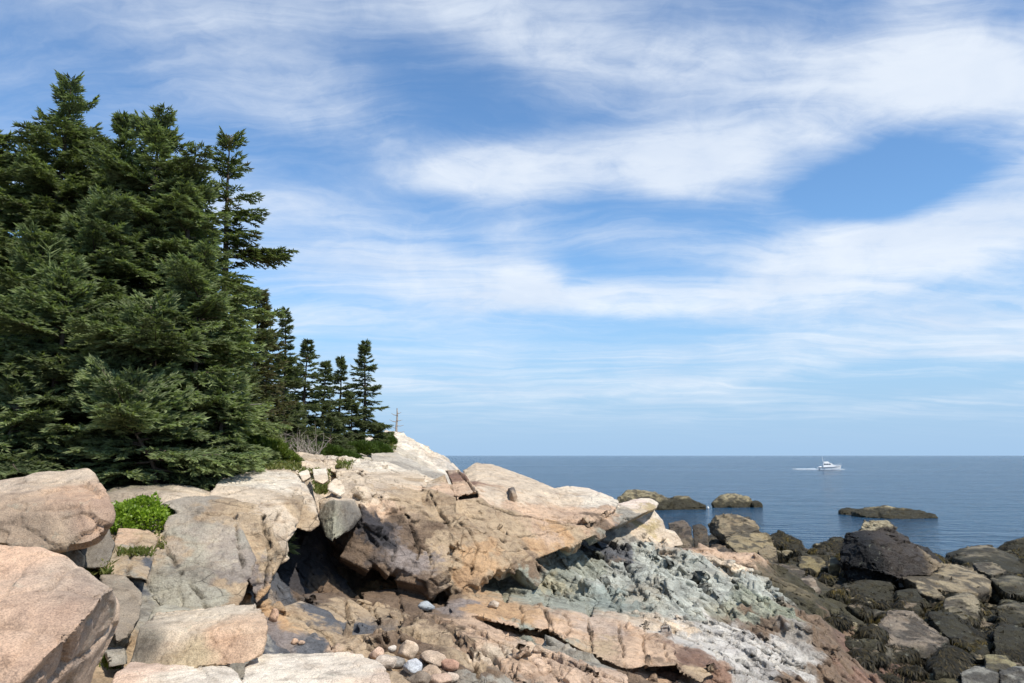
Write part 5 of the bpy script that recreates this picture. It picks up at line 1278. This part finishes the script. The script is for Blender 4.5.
# behind, along the top of the ledge
GB = "spruces along the shore behind the grove"
FAR = dict(col=(.060, .078, .036), col2=(.17, .19, .09), group=GB)
sp_px(250, 23, 290, .8, 40, "brownish bushy tree right behind the pine like tree", power=.5, lod=1.5, brown=.35, low=.05, **FAR)
sp_px(262, 24, 330, .8, 41, "brownish drooping spruce in the second row, left of the slim pointed one", power=.5, lod=1.5, brown=.2, low=.04, **FAR)
sp_px(236, 20, 330, .9, 43, "dark green spruce filling the gap under the brownish trees", power=.5, lod=1.4, low=.04, **FAR)
sp_px(281, 36, 309, .9, 42, "slim pointed spruce rising alone behind the brownish trees", power=.7, lod=1.35, dens=.8, **FAR)
sp_px(282, 28, 358, 1.05, 44, "dark spruce below the slim pointed one", power=.55, lod=1.7, low=.03, **FAR)
sp_px(303, 33, 339, 1.5, 45, "broad pointed spruce, left one of the far clump", power=.95, lod=1.35, low=.03, **FAR)
sp_px(322, 35, 362, 1.25, 46, "second spruce from the left in the far clump", power=.95, lod=1.35, low=.03, **FAR)
sp_px(338, 36, 358, 1.1, 47, "thin topped spruce in the middle of the far clump", power=1.0, lod=1.35, low=.03, **FAR)
sp_px(350, 37, 395, .9, 48, "short spruce tucked left of the tall right one in the far clump", power=.7, lod=1.35, low=.02, **FAR)
sp_px(363, 38, 342, 1.3, 49, "tall airy spruce at the right end of the far clump, trunk showing", power=.8, lod=1.35, low=.12, dens=1.0, **FAR)
sp_px(378, 38, 425, .5, 50, "tiny spruce at the right foot of the tall airy one", power=.6, lod=1.35, low=.02, **FAR)
sp_px(290, 29, 405, .8, 51, "short bushy spruce in front of the far clump's left end", power=.5, lod=1.8, low=.02, **FAR)
sp_px(330, 32, 420, .9, 52, "low spruce in front of the far clump's middle", power=.5, lod=1.35, low=.02, **FAR)
sp_px(170, 21, 200, 1.6, 53, "spruce behind the grove left of the pine like tree", power=.6, lod=1.5, **FAR)
sp_px(60, 19, 120, 2.2, 54, "spruce in the depth of the grove behind the tallest ones", power=.6, lod=1.6, **FAR)
sp_px(150, 18.5, 165, 2.2, 55, "spruce in the depth of the grove behind the forked top one", power=.5, lod=1.6, **FAR)
sp_px(-40, 19, 150, 2.2, 56, "spruce in the depth of the grove at the left edge", power=.5, lod=1.6, **FAR)
print("shoots", NSH)

# dead snag on the headland
b = ground_at(396, 50); top = P(397, 408, 50)
parts = []
pth = [np.array(b) + (0, 0, -.2)] + [np.array((b[0] + .02 * math.sin(k * 1.7), 50 + .02 * k, b[2] + (top[2] - b[2]) * k / 6)) for k in range(1, 7)]
root = bpy.data.objects.new("dead_tree", None); COL.objects.link(root); root.location = b
tag(root, "bare grey dead trunk standing alone on the headland crest", "dead tree")
h = top[2] - b[2]
v_, f_ = tube([(q[0] - b[0], q[1] - b[1], q[2] - b[2]) for q in pth], [.10, .09, .08, .07, .06, .05, .03], 7)
link("trunk", np_mesh("trunk", v_, f_, True), M_DEAD, root)
r = random.Random(4)
for k, (t, a, l) in enumerate([(.35, 0, .5), (.45, 3.0, .3), (.52, .2, .45), (.62, 2.9, .5), (.66, .1, .35), (.8, 3.3, .35), (.86, -.2, .3), (.3, 3.4, .35)]):
    q = np.array((0, 0, h * t)); d_ = np.array((math.cos(a), .3 * math.sin(a * 3), -.1 + .25 * (k % 2)))
    v_, f_ = tube([q, q + d_ * l * .5, q + d_ * l + (0, 0, .08)], [.028, .02, .008], 4)
    link("limb", np_mesh("limb", v_, f_, True), M_DEAD, root)
# ------------------------------------------------------------------ shrubs, grass, twigs
def shrub(name, px, py, Y, rx, ry, rz, n, leaf, c1, c2, label, cat, seed, group=None, needle=False, skew=0):
    r = np.random.default_rng(seed)
    loc, nor = hit(px, py) if Y is None else drop(P(px, py, Y)[0], Y)
    loc = np.array(loc)
    root = bpy.data.objects.new(name, None); COL.objects.link(root); root.location = loc; tag(root, label, cat, group)
    u = unit(r.normal(size=(n, 3))); u[:, 2] = np.abs(u[:, 2])
    rad = r.uniform(.55, 1, (n, 1)) ** .4
    lump = 1 + (.28 if needle else .55) * fbm(u * 2.4, seed, 3)[:, None]
    p = u * rad * lump * np.array((rx, ry, rz)); p[:, 2] += p[:, 0] * skew
    if needle:
        d = unit(u + r.normal(0, .5, (n, 3)) + (0, 0, .4)); v, f, _ = shoots_to_mesh(p, d, np.full((n, 1), leaf * 2.2) * r.uniform(.7, 1.3, (n, 1)), np.full((n, 1), leaf * .6), np.zeros((n, 3)))
    else:
        d = unit(u * .6 + r.normal(0, .7, (n, 3)) + (0, 0, .3)); s = unit(np.cross(d, r.normal(size=(n, 3)))); L = leaf * r.uniform(.7, 1.3, (n, 1))
        nn = np.cross(d, s)
        v = np.stack([p, p + d * L * .5 + s * L * .36, p + d * L + nn * L * .1, p + d * L * .5 - s * L * .36], 1).reshape(-1, 3)
        f = np.arange(n)[:, None] * 4 + np.array([[0, 1, 2, 3]])
    t = np.clip(r.uniform(0, 1, (n, 1)) * .6 + .4 * (fbm(p * 6, seed + 1, 2)[:, None] + .5), 0, 1)
    c = np.array(c1) * (1 - t) + np.array(c2) * t
    link("foliage", np_mesh("foliage", v, f, False, np.repeat(c, len(v) // n, 0)), M_LEAF, root)
    parts = []
    for k in range(14):
        a = r.uniform(0, 6.28); e = np.array((math.cos(a) * rx * r.uniform(.3, .7), math.sin(a) * ry * r.uniform(.3, .7), rz * r.uniform(.5, .8)))
        parts.append(tube([(0, 0, -.05), e * (.5, .5, .35), e], [.012, .009, .004], 4))
    v_, f_ = join(parts); link("stem", np_mesh("stem", v_, f_, True), M_BARK, root)
shrub("leafy_bush", 142, 520, 8.9, .36, .3, .30, 5200, .034, (.09, .15, .012), (.27, .38, .035), "bright green leafy bush beside the tan rounded boulder", "bush", 1)
shrub("leafy_bush", 121, 522, 8.6, .16, .2, .26, 1600, .032, (.08, .14, .012), (.24, .34, .035), "left shoulder of bright leaves hugging the tan rounded boulder", "bush", 12)
GJ = "low green shrubs on top of the ledge"
for k, (px, py, Y, rx, rz, lab) in enumerate([(262, 460, 14.5, .55, .30, "lime green juniper mat at the right foot of the grove"), (276, 462, 14.8, .40, .16, "thin lime green juniper mat creeping onto the white stones"), (250, 455, 14.2, .45, .42, "dark green juniper mound beside the small rounded spruce")]):
    shrub("juniper", px, py, Y, rx, .4, rz, 5200, .03, (.07, .11, .02), (.20, .24, .05) if k < 2 else (.08, .12, .03), lab, "shrub", 40 + k, GJ, True)
for k, (px, Y, rx, rz, lab) in enumerate([(357, 34, .8, .45, "green bush below the tall airy spruce"), (376, 36, .7, .5, "green bush right of the tiny spruce"), (384, 40, .55, .4, "rightmost green bush before the headland's bare rock"), (318, 30, .9, .35, "dark green bush below the far clump's middle"), (300, 26, .7, .3, "dark green bush behind the white ledge rocks"), (340, 30, .8, .3, "low bright green bush in front of the far clump"), (288, 22, .6, .25, "small green bush beside the grey dead twigs")]):
    shrub("low_bush", px, 450, Y, rx, .6, rz, 3600, .07, (.05, .08, .02), (.12, .17, .035), lab, "bush", 60 + k, GJ, True)

def grass_patch(px0, px1, py0, py1, n, seed, h=.09, only=None):
    r = np.random.default_rng(seed); out = []
    for k in range(n):
        loc, nor = hit(r.uniform(px0, px1), r.uniform(py0, py1))
        if loc is None or nor.z < .1: continue
        out.append(loc[:])
    return np.array(out)
gp = []
for (a, b2, c, d, n) in [(60, 108, 556, 576, 260), (118, 150, 550, 556, 60), (157, 163, 534, 548, 14), (104, 114, 655, 668, 60), (314, 326, 482, 494, 120), (300, 330, 470, 480, 50), (250, 300, 462, 470, 200), (380, 396, 443, 450, 60), (178, 194, 618, 624, 20), (336, 352, 462, 470, 30), (0, 60, 476, 482, 80)]:
    gp.append(grass_patch(a, b2, c, d, n, a))
gp = np.vstack([g for g in gp if len(g)])
n = len(gp) * 9; p = np.repeat(gp, 9, 0) + RNG.normal(0, .025, (n, 3)) * (1, 1, .1) - (0, 0, .01)
d = unit(RNG.normal(0, .45, (n, 3)) + (0, 0, 1)); s = unit(np.cross(d, RNG.normal(size=(n, 3)))); k = np.maximum(p[:, 1:2] / 9, 1) ** .7
L = RNG.uniform(.025, .075, (n, 1)) * k; W = .005 * k
bend = RNG.normal(0, .3, (n, 3)) * (1, 1, .1)
v = np.stack([p - s * W, p + s * W, p + d * L * .6 + s * W * .8 , p + d * L + bend * L], 1).reshape(-1, 3)
f = np.arange(n)[:, None] * 4 + np.array([[0, 1, 2, 3]])
t = RNG.uniform(0, 1, (n, 1)) ; c = np.array((.08, .12, .02)) * (1 - t) + np.array((.22, .21, .07)) * t
tag(link("grass", np_mesh("grass", v, f, False, np.repeat(c, 4, 0)), M_LEAF), "yellow green tufts growing in the cracks of the ledge", "grass", None, "stuff")

# grey dead twigs behind the junipers
parts = []
r = np.random.default_rng(3)
root = bpy.data.objects.new("dead_shrub", None); COL.objects.link(root)
b0 = np.array(ground_at(285, 21)); root.location = b0
tag(root, "tangle of bare grey branches between the grove and the far clump", "dead shrub")
for k in range(110):
    o_ = np.array((r.uniform(-.9, .9), r.uniform(-.5, .5), 0)); dd = unit(np.array((r.normal(0, .6), r.normal(0, .4), 1.0))); L = r.uniform(.25, .75)
    q = [o_ + dd * L * u + r.normal(0, .03, 3) * (u > 0) for u in np.linspace(0, 1, 4)]
    parts.append(tube(q, [.014, .010, .007, .003], 4))
    for j in range(3):
        a = q[1 + j % 3]; parts.append(tube([a, a + unit(r.normal(size=3) + (0, 0, .5)) * L * .35], [.006, .002], 3))
v_, f_ = join(parts); link("branches", np_mesh("branches", v_, f_, True), M_DEAD, root)
# fallen grey log in the grove
for (x0, y0, Y0, x1, y1, Y1, lab) in [(205, 412, 13.2, 262, 404, 12.0, "thin pale dead branch poking right out of the grove's foot")]:
    a = P(x0, y0, Y0); b2 = P(x1, y1, Y1)
    v_, f_ = tube([a, (a + b2) / 2 + (0, 0, .03), b2], [.02, .015, .006], 5)
    tag(link("dead_branch", np_mesh("dead_branch", v_, f_, True), M_DEAD), lab, "branch")

# ------------------------------------------------------------------ boat
def build_boat():
    Yb = 5.0 * FPX / (469.0 - 455.5)
    cx = P(829, 469, Yb)[0]
    WH = plain("white_paint", (.80, .80, .78), .35, .05, 3); NV = plain("dark_hull_paint", (.05, .06, .08), .4, .1, 3); GLS = plain("cabin_glass", (.02, .03, .035), .08, .1, 3, spec=.8); MET = plain("mast_metal", (.75, .75, .75), .4, .05, 3)
    root = bpy.data.objects.new("motor_boat", None); COL.objects.link(root); root.location = (cx, Yb, 0); root.rotation_euler = (0, 0, math.radians(-8)); root.scale = (.82, .82, .82)
    tag(root, "small white motor boat heading right across the open sea", "boat")
    # hull sections along x: (x, half beam at deck, deck z, half beam at waterline)
    S = [(-4.8, 1.45, 1.0, 1.25), (-4.0, 1.6, 1.0, 1.4), (-1.5, 1.7, 1.05, 1.5), (1.0, 1.65, 1.2, 1.35), (3.0, 1.2, 1.45, .85), (4.4, .55, 1.7, .28), (5.3, .05, 1.85, .02)]
    v, fc = [], []
    for x, b, z, wl in S:
        xs = x - (.5 if x > 5 else .25 if x > 4 else 0)
        v += [(x, -b, z), (x - .0, -b * .97, z - .28), (xs, -wl, 0.12), (xs, -wl * .8, -.4), (xs, wl * .8, -.4), (xs, wl, 0.12), (x, b * .97, z - .28), (x, b, z)]
    for i in range(len(S) - 1):
        for j in range(7):
            a = i * 8 + j; fc.append((a, a + 8, a + 9, a + 1))
    fc += [tuple(range(0, 8)), tuple(reversed(range(48, 56)))]
    me = bpy.data.meshes.new("hull"); me.from_pydata(v, [], fc); me.update()
    me.materials.append(WH); me.materials.append(NV)
    for p_ in me.polygons:
        if max(me.vertices[q].co.z for q in p_.vertices) < .3: p_.material_index = 1
    link("hull", me, None, root)
    dv, df = [], []
    for x, b, z, wl in S: dv += [(x, -b * .95, z - .1), (x, b * .95, z - .1)]
    for i in range(len(S) - 1): df.append((2 * i, 2 * i + 2, 2 * i + 3, 2 * i + 1))
    me = bpy.data.meshes.new("deck"); me.from_pydata(dv, [], df); me.update(); link("deck", me, WH, root)
    me = bpy.data.meshes.new("rub_rail")
    rail = [(x, -b - .03, z - .22) for x, b, z, _ in S]; v1, f1_ = tube(rail, [.06] * 7, 6); rail2 = [(x, b + .03, z - .22) for x, b, z, _ in S]; v2, f2_ = tube(rail2, [.06] * 7, 6)
    vv, ff = join([(v1, f1_), (v2, f2_)]); link("rub_rail", np_mesh("rub_rail", vv, ff, True), NV, root)
    def prism(name, prof, hw, mat, par, top=.88):
        bm = bmesh.new(); zs = [q[1] for q in prof]; lo, hi = min(zs), max(zs)
        L_ = []; R_ = []
        for x, z in prof:
            k = hw * (1 - (1 - top) * (z - lo) / (hi - lo + 1e-6)); L_.append(bm.verts.new((x, -k, z))); R_.append(bm.verts.new((x, k, z)))
        bm.faces.new(L_); bm.faces.new(reversed(R_))
        n = len(prof)
        for i in range(n): bm.faces.new((L_[i], R_[i], R_[(i + 1) % n], L_[(i + 1) % n]))
        bmesh.ops.recalc_face_normals(bm, faces=bm.faces)
        bmesh.ops.bevel(bm, geom=bm.edges[:], offset=.05, segments=2, affect='EDGES')
        me = bpy.data.meshes.new(name); bm.to_mesh(me); bm.free(); return link(name, me, mat, par)
    cab = prism("cabin", [(-2.6, 1.0), (-2.6, 2.75), (.9, 2.75), (1.7, 1.95), (3.4, 1.55), (3.7, 1.3)], 1.25, WH, root)
    for k, (x0, x1) in enumerate([(-2.3, -1.5), (-1.3, -.5), (-.3, .55)]):
        for s in (-1, 1):
            y0, y1 = s * 1.225, s * 1.165
            me = bpy.data.meshes.new("window"); me.from_pydata([(x0, y0, 2.0), (x1, y0, 2.0), (x1, y1, 2.5), (x0, y1, 2.5), (x0, y0 * .98, 2.0), (x1, y0 * .98, 2.0), (x1, y1 * .98, 2.5), (x0, y1 * .98, 2.5)], [], [(0, 1, 2, 3), (4, 7, 6, 5), (0, 4, 5, 1), (1, 5, 6, 2), (2, 6, 7, 3), (3, 7, 4, 0)]); me.update(); link("window", me, GLS, cab)
    me = bpy.data.meshes.new("windscreen"); me.from_pydata([(1.0, -.95, 2.66), (1.0, .95, 2.66), (1.68, 1.0, 2.03), (1.68, -1.0, 2.03), (1.06, -.95, 2.7), (1.06, .95, 2.7), (1.74, 1.0, 2.07), (1.74, -1.0, 2.07)], [], [(0, 1, 2, 3), (7, 6, 5, 4), (0, 4, 5, 1), (1, 5, 6, 2), (2, 6, 7, 3), (3, 7, 4, 0)]); me.update(); link("windscreen", me, GLS, cab)
    prism("flybridge", [(-2.2, 2.78), (-2.2, 3.3), (-.4, 3.45), (.3, 2.78)], .95, WH, root)
    v_, f_ = tube([(-2.3, 0, 2.7), (-2.5, 0, 4.0), (-2.7, 0, 5.6)], [.12, .09, .04], 8); m_ = link("mast", np_mesh("mast", v_, f_, True), MET, root)
    v_, f_ = tube([(-2.5, -.6, 4.1), (-2.5, .6, 4.1)], [.05, .05], 6); link("crossbar", np_mesh("crossbar", v_, f_, True), MET, m_)
    parts = []
    for s in (-1, 1):
        top = []
        for x, b, z, _ in S[3:]: parts.append(tube([(x - .05, s * b * .9, z), (x - .05, s * b * .9, z + .6)], [.02, .02], 4)); top.append((x - .05, s * b * .9, z + .6))
        parts.append(tube(top, [.02] * len(top), 4))
    v_, f_ = join(parts); link("bow_rail", np_mesh("bow_rail", v_, f_, True), MET, root)
    prism("engine_box", [(-4.2, .9), (-4.2, 1.35), (-3.1, 1.35), (-3.1, .9)], .7, WH, root)
    # foam: many small lumps of broken water behind and along the hull
    r = np.random.default_rng(8); vs, fs = [], []
    for k in range(420):
        if k < 60: x = r.uniform(-5, 5); y = -1.7 - abs(r.normal(0, .25)); s = r.uniform(.1, .3)
        else:
            q = r.uniform(0, 1) ** 1.7; x = -5 - q * 7; y = r.normal(0, .7 + 1.2 * q); s = r.uniform(.1, .4) * (1 - .6 * q)
        a = np.linspace(0, 6.28, 6, endpoint=False) + r.uniform(0, 1)
        ring = np.stack([x + np.cos(a) * s * r.uniform(1, 2.6), y + np.sin(a) * s * .6, np.full(6, .01 + .002 * (k % 7))], 1)
        vs += ring.tolist() + [(x, y, r.uniform(.08, .3) * (1.3 if k % 3 == 0 else 1))]
        o_ = len(vs) - 7; fs += [(o_ + i, o_ + (i + 1) % 6, o_ + 6) for i in range(6)]
    me = bpy.data.meshes.new("wake"); me.from_pydata(vs, [], fs); me.update()
    w_ = link("wake", me, plain("foam", (.5, .56, .6), .7, .1, 3)); w_.location = (cx, Yb, 0); w_.rotation_euler = (0, 0, math.radians(-8))
    tag(w_, "white foam trailing behind the motor boat", "wake", None, "stuff")
build_boat()

# a few lobster buoys far out are only specks in the photograph
def buoy(px, py, c, lab):
    Yb = 5 * FPX / (py - 455.5); q = P(px, py, Yb)
    root = bpy.data.objects.new("buoy", None); COL.objects.link(root); root.location = (q[0], Yb, 0); root.scale = (.6, .6, .6); tag(root, lab, "buoy")
    pr = [(0, -.15), (.14, -.1), (.18, .05), (.16, .2), (.06, .32), (.0, .34)]
    a = np.linspace(0, 2 * np.pi, 12, endpoint=False); v = np.array([(rr * math.cos(t) , rr * math.sin(t), z) for rr, z in pr for t in a]); i = np.arange(5)[:, None] * 12; j = np.arange(12)[None]; j2 = (j + 1) % 12
    link("float", np_mesh("float", v, np.stack([i + j, i + j2, i + 12 + j2, i + 12 + j], -1).reshape(-1, 4), True), plain("buoy_paint", c, .4, .1), root)
    v_, f_ = tube([(0, 0, .3), (0, 0, .75)], [.025, .02], 6); link("stick", np_mesh("stick", v_, f_, True), M_DEAD, root)
buoy(708, 507, (.7, .7, .66), "white speck of a buoy between the two islets")
for o_ in (LEDGE_ME, GROUND_ME): pass
